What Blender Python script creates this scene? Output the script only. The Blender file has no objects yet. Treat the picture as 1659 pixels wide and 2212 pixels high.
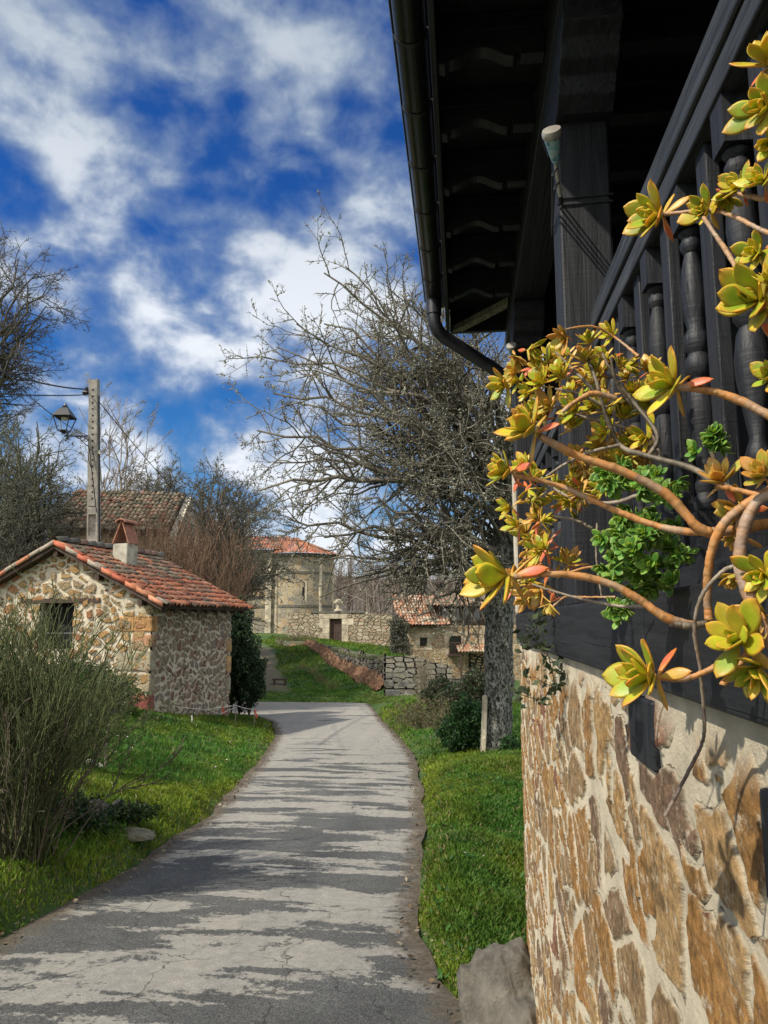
import bpy, math, random
import numpy as np
from mathutils import Vector
R = math.radians
scene = bpy.context.scene
# ------------------------------------------------------------ camera
F = 1598.0; CZ = 2.0                      # focal length in pixels of a 1659x2212 frame
pit = math.atan(239 / F); psi = math.atan(171.5 * math.cos(pit) / F)
fh = np.array([-math.sin(psi), math.cos(psi), 0.]); rt = np.array([math.cos(psi), math.sin(psi), 0.])
fw = fh * math.cos(pit) + np.array([0, 0, math.sin(pit)]); up = np.cross(rt, fw)
CAM = np.array([0., 0., CZ])
def ray(u, v): return fw + rt * (u - 829.5) / F + up * (1106 - v) / F
def D(u, v, d): return CAM + ray(u, v) * d
def PX(u, v, x): q = ray(u, v); return CAM + q * (x / q[0])
cd = bpy.data.cameras.new('camera'); co = bpy.data.objects.new('camera', cd); scene.collection.objects.link(co)
cd.sensor_fit = 'VERTICAL'; cd.sensor_height = 36; cd.lens = F / 2212 * 36
cd.clip_start = .05; cd.clip_end = 5000
co.location = CAM; co.rotation_euler = (R(90) + pit, 0, psi)
scene.camera = co
# ------------------------------------------------------------ sun and sky
SUN_EL = R(46); sh = np.array([-.80, -.60]); sh /= np.linalg.norm(sh)
sdir = Vector((sh[0] * math.cos(SUN_EL), sh[1] * math.cos(SUN_EL), math.sin(SUN_EL)))
sl = bpy.data.lights.new('sun', 'SUN'); so = bpy.data.objects.new('sun', sl); scene.collection.objects.link(so)
sl.energy = 4.0; sl.angle = R(.6); sl.color = (1, .93, .8)
so.rotation_euler = sdir.to_track_quat('Z', 'Y').to_euler(); so.location = (-20, -10, 30)
scene.view_settings.view_transform = 'Standard'; scene.view_settings.look = 'None'
scene.view_settings.exposure = 0.26; scene.view_settings.gamma = 1

class NT:
    """small helper for writing node trees"""
    def __init__(s, tree): s.t = tree; tree.nodes.clear()
    def n(s, typ, **kw):
        nd = s.t.nodes.new(typ)
        for k, v in kw.items():
            if k[0] == '_': setattr(nd, k[1:], v)
            else:
                k2 = int(k[1:]) if k[0] == 'i' and k[1:].isdigit() else k.replace('_', ' ')
                s.put(nd.inputs[k2], v)
        return nd
    def put(s, sock, v):
        if isinstance(v, bpy.types.NodeSocket): s.t.links.new(v, sock)
        elif isinstance(v, bpy.types.Node): s.t.links.new(v.outputs[0], sock)
        elif isinstance(v, (tuple, list)) and sock.type == 'RGBA' and len(v) == 3: sock.default_value = (*v, 1)
        else: sock.default_value = v
    def m(s, op, a, b=0., c=0.):
        nd = s.n('ShaderNodeMath', _operation=op)
        s.put(nd.inputs[0], a); s.put(nd.inputs[1], b); s.put(nd.inputs[2], c); return nd.outputs[0]
    def vm(s, op, a, b=(0, 0, 0), sc=None):
        nd = s.n('ShaderNodeVectorMath', _operation=op); s.put(nd.inputs[0], a); s.put(nd.inputs[1], b)
        if sc is not None: s.put(nd.inputs['Scale'], sc)
        return nd.outputs[1] if op in ('DOT_PRODUCT', 'LENGTH', 'DISTANCE') else nd.outputs[0]
    def mix(s, f, a, b, mode='MIX'):
        nd = s.n('ShaderNodeMix', _data_type='RGBA', _blend_type=mode, _clamp_factor=True)
        s.put(nd.inputs[0], f); s.put(nd.inputs[6], a); s.put(nd.inputs[7], b); return nd.outputs[2]
    def noise(s, vec, scale, detail=4., rough=.55, dist=0.):
        nd = s.n('ShaderNodeTexNoise', Scale=scale, Detail=detail, Roughness=rough, Distortion=dist)
        if vec is not None: s.put(nd.inputs['Vector'], vec)
        return nd
    def ramp(s, f, stops, interp='LINEAR'):
        nd = s.n('ShaderNodeValToRGB'); nd.color_ramp.interpolation = interp; cr = nd.color_ramp
        while len(cr.elements) > 1: cr.elements.remove(cr.elements[-1])
        for i, (p, c) in enumerate(stops):
            e = cr.elements[0] if i == 0 else cr.elements.new(p)
            e.position = p; e.color = (*c, 1) if isinstance(c, tuple) else (c, c, c, 1)
        s.put(nd.inputs[0], f); return nd.outputs[0]
    def ss(s, x, lo, hi, a=0., b=1.):
        nd = s.n('ShaderNodeMapRange', _interpolation_type='SMOOTHSTEP'); s.put(nd.inputs[0], x)
        s.put(nd.inputs[1], lo); s.put(nd.inputs[2], hi); s.put(nd.inputs[3], a); s.put(nd.inputs[4], b); return nd.outputs[0]

w = bpy.data.worlds.new('World'); scene.world = w; w.use_nodes = True
n = NT(w.node_tree)
sky = n.n('ShaderNodeTexSky', _sky_type='NISHITA', _sun_disc=False, _sun_elevation=SUN_EL,
          _sun_rotation=math.atan2(sh[0], sh[1]), _air_density=1.0, _dust_density=.4, _ozone_density=2.5)
dirv = n.n('ShaderNodeTexCoord').outputs['Generated']
sep = n.n('ShaderNodeSeparateXYZ', Vector=dirv)
zz = n.m('MAXIMUM', sep.outputs[2], .0)
skyc = n.mix(1., sky.outputs[0], n.ramp(zz, [(0, (.45, .8, 1.0)), (.2, (.22, .62, .98)), (.45, (.13, .47, 1.0)), (1, (.13, .42, .95))]), 'MULTIPLY')
inv = n.m('DIVIDE', 1., n.m('ADD', zz, .12))
cp = n.n('ShaderNodeCombineXYZ', X=n.m('MULTIPLY', sep.outputs[0], inv), Y=n.m('MULTIPLY', sep.outputs[1], inv), Z=0.)
dw = n.vm('SCALE', n.vm('SUBTRACT', n.noise(cp, 2.2, 3).outputs[1], (.5, .5, .5)), sc=.12)
cpd = n.vm('ADD', cp, dw)
dsq = n.vm('MULTIPLY', dirv, (1, 1, 1.55))
big = n.noise(n.vm('ADD', dsq, (3.1, 0, 0)), 4.6, 5, .5, .3).outputs[0]
# cloud banks standing at given bearings of the sky (direction, angular radius, weight)
acc = n.m('ADD', n.m('MULTIPLY', n.m('SUBTRACT', big, .5), 2.6), .16)
dn = n.vm('NORMALIZE', n.vm('ADD', dirv, n.vm('SCALE', n.vm('SUBTRACT', n.noise(dirv, 5, 4).outputs[1], (.5, .5, .5)), sc=.07)))
def bank(u, v, rad, wt):
    global acc
    q = ray(u, v); q = q / np.linalg.norm(q)
    ds = n.vm('DISTANCE', dn, tuple(q))
    acc = n.m('ADD', acc, n.ss(ds, rad * 1.15, rad * .05, 0., wt * .20))
for b in [(90, 50, .09, .7), (240, 25, .07, .5), (430, 60, .1, .6), (420, 150, .08, .4), (720, 60, .14, .45), (560, 80, .1, .3),
          (60, 200, .12, .6), (130, 140, .06, .4), (100, 320, .1, .6), (200, 360, .05, .4), (310, 385, .06, .7), (370, 400, .05, .5),
          (760, 230, .13, .55), (640, 230, .08, .4), (430, 300, .09, .3), (490, 430, .05, .6), (630, 400, .06, .5), (800, 420, .08, .5),
          (90, 510, .09, .9), (30, 560, .1, .6), (260, 510, .08, .7), (400, 530, .09, 1.0), (330, 590, .06, .5),
          (180, 650, .08, .6), (290, 690, .1, 1.1), (400, 720, .07, .8), (230, 760, .08, .7), (100, 740, .1, .6),
          (560, 620, .1, .8), (650, 560, .1, .9), (640, 700, .14, 1.0), (520, 700, .08, .6), (700, 900, .2, .8),
          (470, 810, .06, 1.0), (520, 800, .05, .7), (400, 870, .08, .6), (500, 870, .07, .5), (350, 830, .06, .4),
          (300, 1050, .12, .9), (500, 1100, .15, .8), (760, 1160, .2, 1.3), (100, 1150, .2, .8), (900, 1000, .2, .8), (800, 750, .15, .7),
          (420, 250, .09, -.9), (330, 240, .07, -.5), (620, 320, .09, -.9), (500, 350, .06, -.6), (40, 430, .05, -.9), (200, 440, .06, -.6), (230, 190, .06, -.5),
          (350, 460, .05, -.6), (230, 590, .05, -1.1), (420, 620, .04, -.6), (480, 580, .04, -.5), (340, 800, .03, -.6), (450, 945, .07, -1.1),
          (330, 930, .07, -.6), (250, 900, .05, -.5), (560, 770, .04, -.5), (290, 190, .06, -.5), (20, 130, .05, -.5), (560, 180, .07, -.4)]:
    bank(*b)
fine = n.noise(dsq, 10.5, 6, .5, .25).outputs[0]
acc = n.m('ADD', acc, n.m('MULTIPLY', n.m('SUBTRACT', fine, .5), 2.3))
back_fill = n.ss(n.vm('DOT_PRODUCT', dirv, tuple(fh)), .25, -.35)  # extra bright cloud added behind the camera, unseen, as fill light
acc = n.m('ADD', acc, n.m('MULTIPLY', back_fill, .55))
acc = n.m('ADD', acc, n.m('MULTIPLY', n.m('SUBTRACT', n.noise(dn, 20., 6, .6).outputs[0], .5), .8))
cov = n.ss(acc, -.30, .80)
shade = n.ss(n.m('ADD', acc, n.m('MULTIPLY', zz, -.55)), -.1, .7)
ccol = n.mix(shade, (2.2, 3.1, 4.6), (7.4, 7.8, 8.4))
ccol = n.mix(back_fill, ccol, (13., 12.8, 12.4))
ccol = n.mix(n.m('MULTIPLY', n.ss(zz, .3, .7), n.m('SUBTRACT', 1., back_fill)), ccol, n.mix(.62, ccol, (2.7, 3.3, 4.1)))
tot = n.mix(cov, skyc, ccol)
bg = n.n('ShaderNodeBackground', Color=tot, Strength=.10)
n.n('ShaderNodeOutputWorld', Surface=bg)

# ------------------------------------------------------------ object helpers
COL = scene.collection
def tag(o, label=None, cat=None, group=None, kind=None):
    if label: o['label'] = label
    if cat: o['category'] = cat
    if group: o['group'] = group
    if kind: o['kind'] = kind
    return o
def thing(name, loc, label, cat, group=None):
    o = bpy.data.objects.new(name, None); COL.objects.link(o); o.location = tuple(loc); o.empty_display_size = .2
    return tag(o, label, cat, group)
def mk(name, V, Fs, mat, parent=None, col=None, wuv=None, smooth=False):
    """one mesh object from arrays; vertices are world coordinates"""
    V = np.asarray(V, dtype=np.float32)
    off = np.array(parent_off(parent), dtype=np.float32)
    if isinstance(Fs, np.ndarray): Fs = [Fs]
    idx = np.concatenate([np.asarray(f, dtype=np.int32).ravel() for f in Fs]) if Fs else np.zeros(0, np.int32)
    tot = np.concatenate([np.full(len(f), len(f[0]), np.int32) for f in Fs if len(f)])
    st = np.concatenate([[0], np.cumsum(tot)[:-1]]).astype(np.int32)
    me = bpy.data.meshes.new(name)
    me.vertices.add(len(V)); me.vertices.foreach_set('co', (V - off).ravel())
    me.loops.add(len(idx)); me.loops.foreach_set('vertex_index', idx)
    me.polygons.add(len(tot)); me.polygons.foreach_set('loop_start', st); me.polygons.foreach_set('loop_total', tot)
    if smooth: me.polygons.foreach_set('use_smooth', np.ones(len(tot), bool))
    if col is not None:
        c = np.asarray(col, dtype=np.float32)
        if c.ndim == 1: c = np.stack([c] * 3, 1)
        if c.shape[1] == 3: c = np.concatenate([c, np.ones((len(c), 1), np.float32)], 1)
        a = me.attributes.new('Col', 'FLOAT_COLOR', 'POINT'); a.data.foreach_set('color', c.astype(np.float32).ravel())
    if wuv is not None:
        a = me.attributes.new('wuv', 'FLOAT_VECTOR', 'POINT'); a.data.foreach_set('vector', np.asarray(wuv, np.float32).ravel())
    me.update(calc_edges=True); me.validate()
    if mat: me.materials.append(mat)
    o = bpy.data.objects.new(name, me); COL.objects.link(o)
    if parent: o.parent = parent
    return o
def parent_off(p):
    x = np.zeros(3)
    while p is not None: x = x + np.array(p.location); p = p.parent
    return x
class MB:
    """collects simple solids into one mesh"""
    def __init__(s): s.v = []; s.f3 = []; s.f4 = []; s.k = 0; s.big = []
    def add(s, V, Fs):
        for f in Fs:
            f = [i + s.k for i in f]
            (s.f4 if len(f) == 4 else s.f3 if len(f) == 3 else s.big).append(f)
        s.v += [tuple(p) for p in V]; s.k += len(V)
    def box(s, x0, x1, y0, y1, z0, z1, jit=0):
        V = [(x, y, z) for x in (x0, x1) for y in (y0, y1) for z in (z0, z1)]
        if jit: V = [tuple(c + random.uniform(-jit, jit) for c in p) for p in V]
        s.add(V, [(0, 1, 3, 2), (4, 6, 7, 5), (0, 4, 5, 1), (2, 3, 7, 6), (0, 2, 6, 4), (1, 5, 7, 3)]); return s
    def obox(s, o, ax, ay, az):
        """box from corner o and three edge vectors"""
        o, ax, ay, az = map(np.array, (o, ax, ay, az))
        V = [o + ax * i + ay * j + az * k for i in (0, 1) for j in (0, 1) for k in (0, 1)]
        s.add(V, [(0, 1, 3, 2), (4, 6, 7, 5), (0, 4, 5, 1), (2, 3, 7, 6), (0, 2, 6, 4), (1, 5, 7, 3)]); return s
    def prism(s, pts, vec):
        pts = [np.array(p, float) for p in pts]; vec = np.array(vec, float); m = len(pts)
        V = pts + [p + vec for p in pts]
        s.add(V, [tuple(range(m))[::-1], tuple(range(m, 2 * m))] + [(i, (i + 1) % m, m + (i + 1) % m, m + i) for i in range(m)]); return s
    def tube(s, pts, rad, k=8, cap=True):
        pts = [np.array(p, float) for p in pts]; m = len(pts)
        rad = [rad] * m if np.isscalar(rad) else rad; V = []; prev = None
        for i in range(m):
            t = pts[min(i + 1, m - 1)] - pts[max(i - 1, 0)]; t = t / (np.linalg.norm(t) + 1e-9)
            if prev is None:
                a = np.array([0, 0, 1.]) if abs(t[2]) < .9 else np.array([1., 0, 0]); prev = np.cross(t, a)
            prev = prev - t * (prev @ t); prev /= np.linalg.norm(prev) + 1e-9; b = np.cross(t, prev)
            for j in range(k):
                an = 2 * math.pi * j / k; V.append(pts[i] + (prev * math.cos(an) + b * math.sin(an)) * rad[i])
        Fc = [(i * k + j, i * k + (j + 1) % k, (i + 1) * k + (j + 1) % k, (i + 1) * k + j) for i in range(m - 1) for j in range(k)]
        if cap: Fc += [tuple(range(k))[::-1], tuple((m - 1) * k + j for j in range(k))]
        s.add(V, Fc); return s
    def lathe(s, base, prof, k=14, axis=None, flat=None):
        """prof: list of (r, h) along axis from base"""
        ax = np.array([0, 0, 1.]) if axis is None else np.array(axis, float) / np.linalg.norm(axis)
        a = np.array([1., 0, 0]) if abs(ax[0]) < .9 else np.array([0, 1., 0]); e = np.cross(ax, a); e /= np.linalg.norm(e); g = np.cross(ax, e)
        V = []; m = len(prof)
        for r, h in prof:
            for j in range(k):
                an = 2 * math.pi * (j + .5) / k; V.append(np.array(base) + ax * h + (e * math.cos(an) + g * math.sin(an)) * r)
        Fc = [(i * k + j, i * k + (j + 1) % k, (i + 1) * k + (j + 1) % k, (i + 1) * k + j) for i in range(m - 1) for j in range(k)]
        Fc += [tuple(range(k))[::-1], tuple((m - 1) * k + j for j in range(k))]
        s.add(V, Fc); return s
    def build(s, name, mat, parent=None, smooth=False, bevel=0):
        off = parent_off(parent); me = bpy.data.meshes.new(name)
        me.from_pydata([tuple(np.array(p, float) - off) for p in s.v], [], s.f3 + s.f4 + s.big)
        if smooth:
            me.polygons.foreach_set('use_smooth', np.ones(len(me.polygons), bool))
            try: me.set_sharp_from_angle(angle=R(40))
            except Exception: pass
        me.materials.append(mat); me.update()
        o = bpy.data.objects.new(name, me); COL.objects.link(o)
        if parent: o.parent = parent
        if bevel:
            b = o.modifiers.new('bevel', 'BEVEL'); b.width = bevel; b.segments = 2; b.limit_method = 'ANGLE'
        return o
def segmesh(P0, P1, R0, R1, k=3):
    """many tapered tube pieces at once -> V, F"""
    P0, P1 = np.asarray(P0, float), np.asarray(P1, float); R0, R1 = np.asarray(R0, float), np.asarray(R1, float)
    t = P1 - P0; t /= np.linalg.norm(t, axis=1)[:, None] + 1e-9
    a = np.where(np.abs(t[:, 2:3]) < .9, np.array([[0, 0, 1.]]), np.array([[1., 0, 0]]))
    e = np.cross(t, a); e /= np.linalg.norm(e, axis=1)[:, None] + 1e-9; g = np.cross(t, e)
    an = 2 * np.pi * np.arange(k) / k
    ring = e[:, None, :] * np.cos(an)[None, :, None] + g[:, None, :] * np.sin(an)[None, :, None]
    V = np.concatenate([P0[:, None] + ring * R0[:, None, None], P1[:, None] + ring * R1[:, None, None]], 1)
    N = len(P0); b = (np.arange(N) * 2 * k)[:, None]
    j = np.arange(k); jn = (j + 1) % k
    Fq = np.stack([b + j, b + jn, b + k + jn, b + k + j], 2).reshape(-1, 4)
    return V.reshape(-1, 3), Fq
def rep(c, m): return np.repeat(np.asarray(c, float), m, axis=0)
rng = np.random.default_rng(7); random.seed(7)

# ------------------------------------------------------------ materials
def mat(name, rough=.8, disp=False):
    m = bpy.data.materials.new(name); m.use_nodes = True; t = NT(m.node_tree)
    b = t.n('ShaderNodeBsdfPrincipled', Roughness=rough); o = t.n('ShaderNodeOutputMaterial', Surface=b)
    if disp: m.displacement_method = 'BOTH'
    return m, t, b, o
def bump(t, b, h, s=.5, dist=.01):
    t.put(b.inputs['Normal'], t.n('ShaderNodeBump', Height=h, Strength=s, Distance=dist))
def obj_co(t): return t.n('ShaderNodeTexCoord').outputs['Object']
def attr(t, nm): return t.n('ShaderNodeAttribute', _attribute_name=nm)
def simple(name, col, rough=.7, var=.25, sc=8., bs=.3, bd=.01, metal=0., col2=None):
    m, t, b, o = mat(name, rough); c = obj_co(t); nz = t.noise(c, sc, 6, .6).outputs[0]
    t.put(b.inputs['Base Color'], t.mix(t.ss(nz, .3, .7), tuple(x * (1 - var) for x in col), col2 or tuple(min(1, x * (1 + var)) for x in col)))
    b.inputs['Metallic'].default_value = metal
    if bs: bump(t, b, t.noise(c, sc * 3, 5).outputs[0], bs, bd)
    return m
def stone_mat(name, scale=3.6, squash=1.5, palette=None, mortar=(.55, .49, .38), mw=(.02, .07), h=.02, dist=.12, rnd=1., rough=.9,
              vary=.5, topplaster=None, metric='EUCLIDEAN', fine=.35, holes=0., lichen=None, grey=0., mixed=False, bd=None):
    """rubble masonry: irregular stones in mortar with real relief; reads the wall coordinates 'wuv' in metres"""
    m, t, b, o = mat(name, rough, True)
    c = attr(t, 'wuv').outputs['Vector']
    d1 = t.vm('SCALE', t.vm('SUBTRACT', t.noise(c, scale * .8, 2).outputs[1], (.5, .5, .5)), sc=dist * 2)
    d2 = t.vm('SCALE', t.vm('SUBTRACT', t.noise(c, scale * 4, 3).outputs[1], (.5, .5, .5)), sc=dist * .5)
    cc = t.vm('MULTIPLY', t.vm('ADD', t.vm('ADD', c, d1), d2), (1, squash, 1))
    vo = t.n('ShaderNodeTexVoronoi', _voronoi_dimensions='2D', _feature='F1', Scale=scale, Randomness=rnd, Vector=cc)
    ve = t.n('ShaderNodeTexVoronoi', _voronoi_dimensions='2D', _feature='DISTANCE_TO_EDGE', Scale=scale, Randomness=rnd, Vector=cc)
    cc2 = t.vm('MULTIPLY', t.vm('ADD', cc, (7.3, 2.1, 0)), (1, .8, 1))
    vo2 = t.n('ShaderNodeTexVoronoi', _voronoi_dimensions='2D', _feature='F1', Scale=scale * 1.9, Randomness=rnd, Vector=cc2)
    ve2 = t.n('ShaderNodeTexVoronoi', _voronoi_dimensions='2D', _feature='DISTANCE_TO_EDGE', Scale=scale * 1.9, Randomness=rnd, Vector=cc2)
    nl = t.noise(c, scale * .45, 3).outputs[0]; pick = t.ss(t.noise(cc, scale * .5, 1).outputs[0], .545, .565) if mixed else 0.
    s3 = t.n('ShaderNodeSeparateColor', Color=t.mix(pick, vo.outputs['Color'], vo2.outputs['Color']))
    dE_ = t.m('ADD', t.m('MULTIPLY', ve.outputs[0], t.m('SUBTRACT', 1., pick)), t.m('MULTIPLY', ve2.outputs[0], pick))
    nf = t.noise(c, scale * 5, 7 if bd else 3, .72 if bd else .55).outputs[0]
    e = t.m('ADD', dE_, t.m('MULTIPLY', t.m('SUBTRACT', nf, .5), mw[1] * (1.7 if bd else .8)))
    e = t.m('SUBTRACT', e, t.m('MULTIPLY', s3.outputs[2], mw[1] * vary * 1.5))
    if holes: e = t.m('SUBTRACT', e, t.m('MULTIPLY', t.ss(nl, .5, .68), holes))
    st = t.ss(e, mw[0], mw[1])
    pal = palette or [(0, (.42, .27, .13)), (.25, (.5, .33, .16)), (.45, (.36, .29, .2)), (.6, (.47, .2, .1)), (.75, (.3, .25, .2)), (.88, (.2, .09, .09)), (1, (.45, .4, .3))]
    cs = t.ramp(s3.outputs[0], pal, 'CONSTANT')
    cs = t.mix(.35, cs, t.ramp(t.noise(c, scale * 1.7, 5, .6).outputs[0], [(.3, pal[2][1]), (.5, pal[0][1]), (.7, pal[1][1])]))
    cs = t.mix(1., cs, t.ramp(t.noise(c, scale * 9, 8, .7).outputs[0], [(.3, .22), (.43, .72), (.55, 1.1), (.72, 1.75)]), 'MULTIPLY')
    cs = t.mix(t.m('MULTIPLY', t.ss(t.noise(c, scale * 5, 8, .8).outputs[0], .53 if bd else .58, .62 if bd else .66), .7), cs, mortar)
    if bd: cs = t.mix(t.m('MULTIPLY', t.ss(t.noise(t.vm('ADD', c, (5, 3, 0)), scale * 2.4, 8, .75).outputs[0], .52, .64), .75), cs, (.11, .07, .035))
    if lichen: cs = t.mix(t.ss(t.noise(c, scale * 2.2, 6, .7).outputs[0], .52, .66), cs, lichen)
    mo = t.mix(1., mortar, t.ramp(t.noise(c, scale * 2, 6, .6).outputs[0], [(.25, .62), (.7, 1.15)]), 'MULTIPLY')
    colr = t.mix(st, mo, cs)
    crev = t.m('MULTIPLY', t.ss(t.m('ABSOLUTE', t.m('SUBTRACT', e, mw[0] * .8)), mw[1] * .22, 0.), t.ss(t.noise(c, scale * 1.3, 4, .6).outputs[0], .47, .6))
    colr = t.mix(t.m('MULTIPLY', crev, .75), colr, (.05, .04, .03))
    hh = t.m('MULTIPLY', st, h * .75)
    hh = t.m('ADD', hh, t.m('MULTIPLY', t.m('MULTIPLY', s3.outputs[1], st), h * .6))
    hh = t.m('ADD', hh, t.m('MULTIPLY', t.noise(c, scale * 3, 7, .6).outputs[0], h * fine)); hh = t.m('SUBTRACT', hh, t.m('MULTIPLY', crev, h * .5))
    if topplaster is not None:
        sx = t.n('ShaderNodeSeparateXYZ', Vector=c)
        tp = t.ss(t.m('ADD', sx.outputs[1], t.m('MULTIPLY', t.m('SUBTRACT', nl, .5), .3)), topplaster - .05, topplaster + .03)
        colr = t.mix(tp, colr, mo); hh = t.mix(tp, hh, t.m('MULTIPLY', nf, h * .3))
        hh = t.n('ShaderNodeSeparateColor', Color=hh).outputs[0]
    t.put(b.inputs['Base Color'], colr); b.inputs['Specular IOR Level'].default_value = .2; bump(t, b, t.noise(c, scale * 14, 8, .75).outputs[0], 1., bd or h * .5)
    t.n('ShaderNodeDisplacement', Height=hh, Midlevel=0., Scale=1.)
    t.put(o.inputs['Displacement'], [x for x in t.t.nodes if x.type == 'DISPLACEMENT'][-1])
    return m
def col_mat(name, rough=.8, bs=.3, sc=40, trans=0., mul=(1, 1, 1), spec=.3):
    m, t, b, o = mat(name, rough); a = attr(t, 'Col').outputs['Color']
    nz = t.noise(obj_co(t), sc, 4, .6).outputs[0]
    c = t.mix(1., a, t.ramp(nz, [(.3, .75), (.7, 1.2)]), 'MULTIPLY'); c = t.mix(1., c, mul, 'MULTIPLY')
    t.put(b.inputs['Base Color'], c); b.inputs['Specular IOR Level'].default_value = spec
    if bs: bump(t, b, nz, bs, .01)
    if trans:
        tr = t.n('ShaderNodeBsdfTranslucent', Color=c); mx = t.n('ShaderNodeMixShader', i0=trans, i1=b, i2=tr); t.put(o.inputs['Surface'], mx)
    return m
def wood_mat(name, c1, c2, axis=2, rough=.6, sc=1., bs=.6):
    """grained timber, grain along the given axis"""
    m, t, b, o = mat(name, rough); c = obj_co(t)
    sc3 = [40 * sc] * 3; sc3[axis] = 2.5 * sc
    v = t.vm('MULTIPLY', c, tuple(sc3)); g = t.noise(v, 1., 6, .65, .6).outputs[0]
    g2 = t.noise(t.vm('MULTIPLY', c, tuple(x * .25 for x in sc3)), 1., 4, .6, 1.5).outputs[0]
    sc4 = [90 * sc] * 3; sc4[axis] = 1.4 * sc
    crack = t.ss(t.noise(t.vm('MULTIPLY', c, tuple(sc4)), 1., 2, .5).outputs[0], .34, .27)
    saw = [6 * sc] * 3; saw[axis] = 120 * sc
    sw = t.noise(t.vm('MULTIPLY', c, tuple(saw)), 1., 3).outputs[0]
    cc = t.mix(t.ss(g, .3, .72), c1, c2); cc = t.mix(t.m('MULTIPLY', crack, .8), cc, (.002, .002, .003))
    t.put(b.inputs['Base Color'], cc); b.inputs['Specular IOR Level'].default_value = .45
    t.put(b.inputs['Roughness'], t.ss(g2, .2, .8, rough - .12, rough + .12))
    hgt = t.m('ADD', t.m('ADD', g, t.m('MULTIPLY', g2, .8)), t.m('MULTIPLY', sw, .35)); hgt = t.m('SUBTRACT', hgt, t.m('MULTIPLY', crack, 1.2))
    bump(t, b, hgt, bs, .006)
    return m
BLK1, BLK2 = (.005, .006, .009), (.021, .0225, .027)
M = {}
M['wood_z'] = wood_mat('black_wood_upright', BLK1, BLK2, 2)
M['wood_y'] = wood_mat('black_wood_long', BLK1, BLK2, 1)
M['wood_x'] = wood_mat('black_wood_cross', BLK1, BLK2, 0)
M['rail'] = wood_mat('black_wood_rail', (.010, .012, .014), (.06, .065, .073), 1)
M['board'] = wood_mat('dark_boards', (.004, .004, .005), (.014, .015, .018), 1, bs=.3)
M['gutter'] = simple('gutter_metal', (.035, .04, .038), .28, .2, 5, .05, metal=.7)
M['pipe'] = simple('downpipe_metal', (.02, .02, .024), .4, .3, 20, .1)
M['near_stone'] = stone_mat('house_rubble', 3.9, 1.45,
    [(0, (.38, .20, .065)), (.16, (.50, .32, .14)), (.3, (.46, .23, .07)), (.42, (.33, .24, .14)), (.55, (.52, .35, .17)), (.66, (.22, .085, .08)), (.73, (.36, .2, .08)), (.85, (.24, .18, .13)), (.93, (.15, .12, .11))],
    (.80, .70, .52), (.034, .075), .0062, .10, vary=.9, bd=.016, topplaster=1.845, fine=.75, holes=.09, mixed=True)
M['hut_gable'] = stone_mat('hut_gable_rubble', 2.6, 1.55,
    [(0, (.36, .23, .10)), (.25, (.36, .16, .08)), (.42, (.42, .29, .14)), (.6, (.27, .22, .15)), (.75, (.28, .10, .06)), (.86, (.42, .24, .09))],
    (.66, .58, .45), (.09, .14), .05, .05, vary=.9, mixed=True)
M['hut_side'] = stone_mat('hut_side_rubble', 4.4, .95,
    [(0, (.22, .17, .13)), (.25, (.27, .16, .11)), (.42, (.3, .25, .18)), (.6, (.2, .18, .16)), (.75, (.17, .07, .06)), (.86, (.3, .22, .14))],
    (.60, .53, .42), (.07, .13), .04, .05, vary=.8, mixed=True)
M['church'] = stone_mat('church_ashlar', 1.7, 1.5,
    [(0, (.30, .25, .17)), (.25, (.2, .185, .15)), (.5, (.42, .33, .2)), (.7, (.15, .14, .12)), (.85, (.38, .25, .13))], (.55, .5, .4), (.01, .03), .04, .02, rnd=.35, lichen=(.36, .35, .31))
M['yard'] = stone_mat('yard_wall_stone', 2.0, 1.8,
    [(0, (.42, .36, .26)), (.25, (.30, .24, .16)), (.5, (.52, .46, .35)), (.7, (.25, .21, .15)), (.85, (.4, .27, .18))], (.2, .17, .12), (.02, .08), .05, .06, rnd=.9, mixed=True)
M['drystone'] = stone_mat('dry_stone', 2.1, 2.1,
    [(0, (.2, .19, .16)), (.25, (.28, .26, .21)), (.5, (.16, .15, .13)), (.7, (.3, .26, .2)), (.85, (.24, .23, .2))], (.014, .013, .011), (.02, .075), .08, .035, rnd=.5)
M['farstone'] = stone_mat('farmhouse_stone', 2.4, 2.0,
    [(0, (.36, .25, .13)), (.25, (.24, .17, .1)), (.5, (.42, .32, .2)), (.7, (.3, .15, .08)), (.85, (.38, .31, .21))], (.50, .44, .32), (.06, .12), .05, .04, rnd=.85)
def block_mat(name, pal, sc=3.):
    m, t, b, o = mat(name, .9); c = obj_co(t)
    oi = t.n('ShaderNodeObjectInfo').outputs['Random']
    cc = t.ramp(oi, pal, 'CONSTANT'); nz = t.noise(c, sc, 8, .65).outputs[0]
    cc = t.mix(1., cc, t.ramp(nz, [(.3, .42), (.5, .95), (.7, 1.5)]), 'MULTIPLY')
    t.put(b.inputs['Base Color'], cc); bump(t, b, t.noise(c, sc * 4, 8, .7).outputs[0], 1., .04); return m
M['quoin'] = block_mat('quoin_stone', [(0, (.45, .28, .12)), (.3, (.4, .33, .22)), (.5, (.46, .25, .10)), (.7, (.33, .29, .2)), (.85, (.4, .22, .12))])
M['red_quoin'] = block_mat('red_quoin', [(0, (.25, .075, .06))])
M['ashlar'] = block_mat('pale_ashlar', [(0, (.48, .42, .31)), (.5, (.42, .36, .26))], 1.5)
M['rock'] = block_mat('grey_rock', [(0, (.17, .155, .125)), (.5, (.14, .13, .105))], 7)
M['white_rock'] = block_mat('white_rock', [(0, (.6, .58, .5))], 8)
M['mossrock'] = block_mat('moss_rock', [(0, (.13, .14, .07)), (.5, (.2, .19, .12))], 9)
M['tile'] = col_mat('roof_tile', .85, .5, 14)
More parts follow.
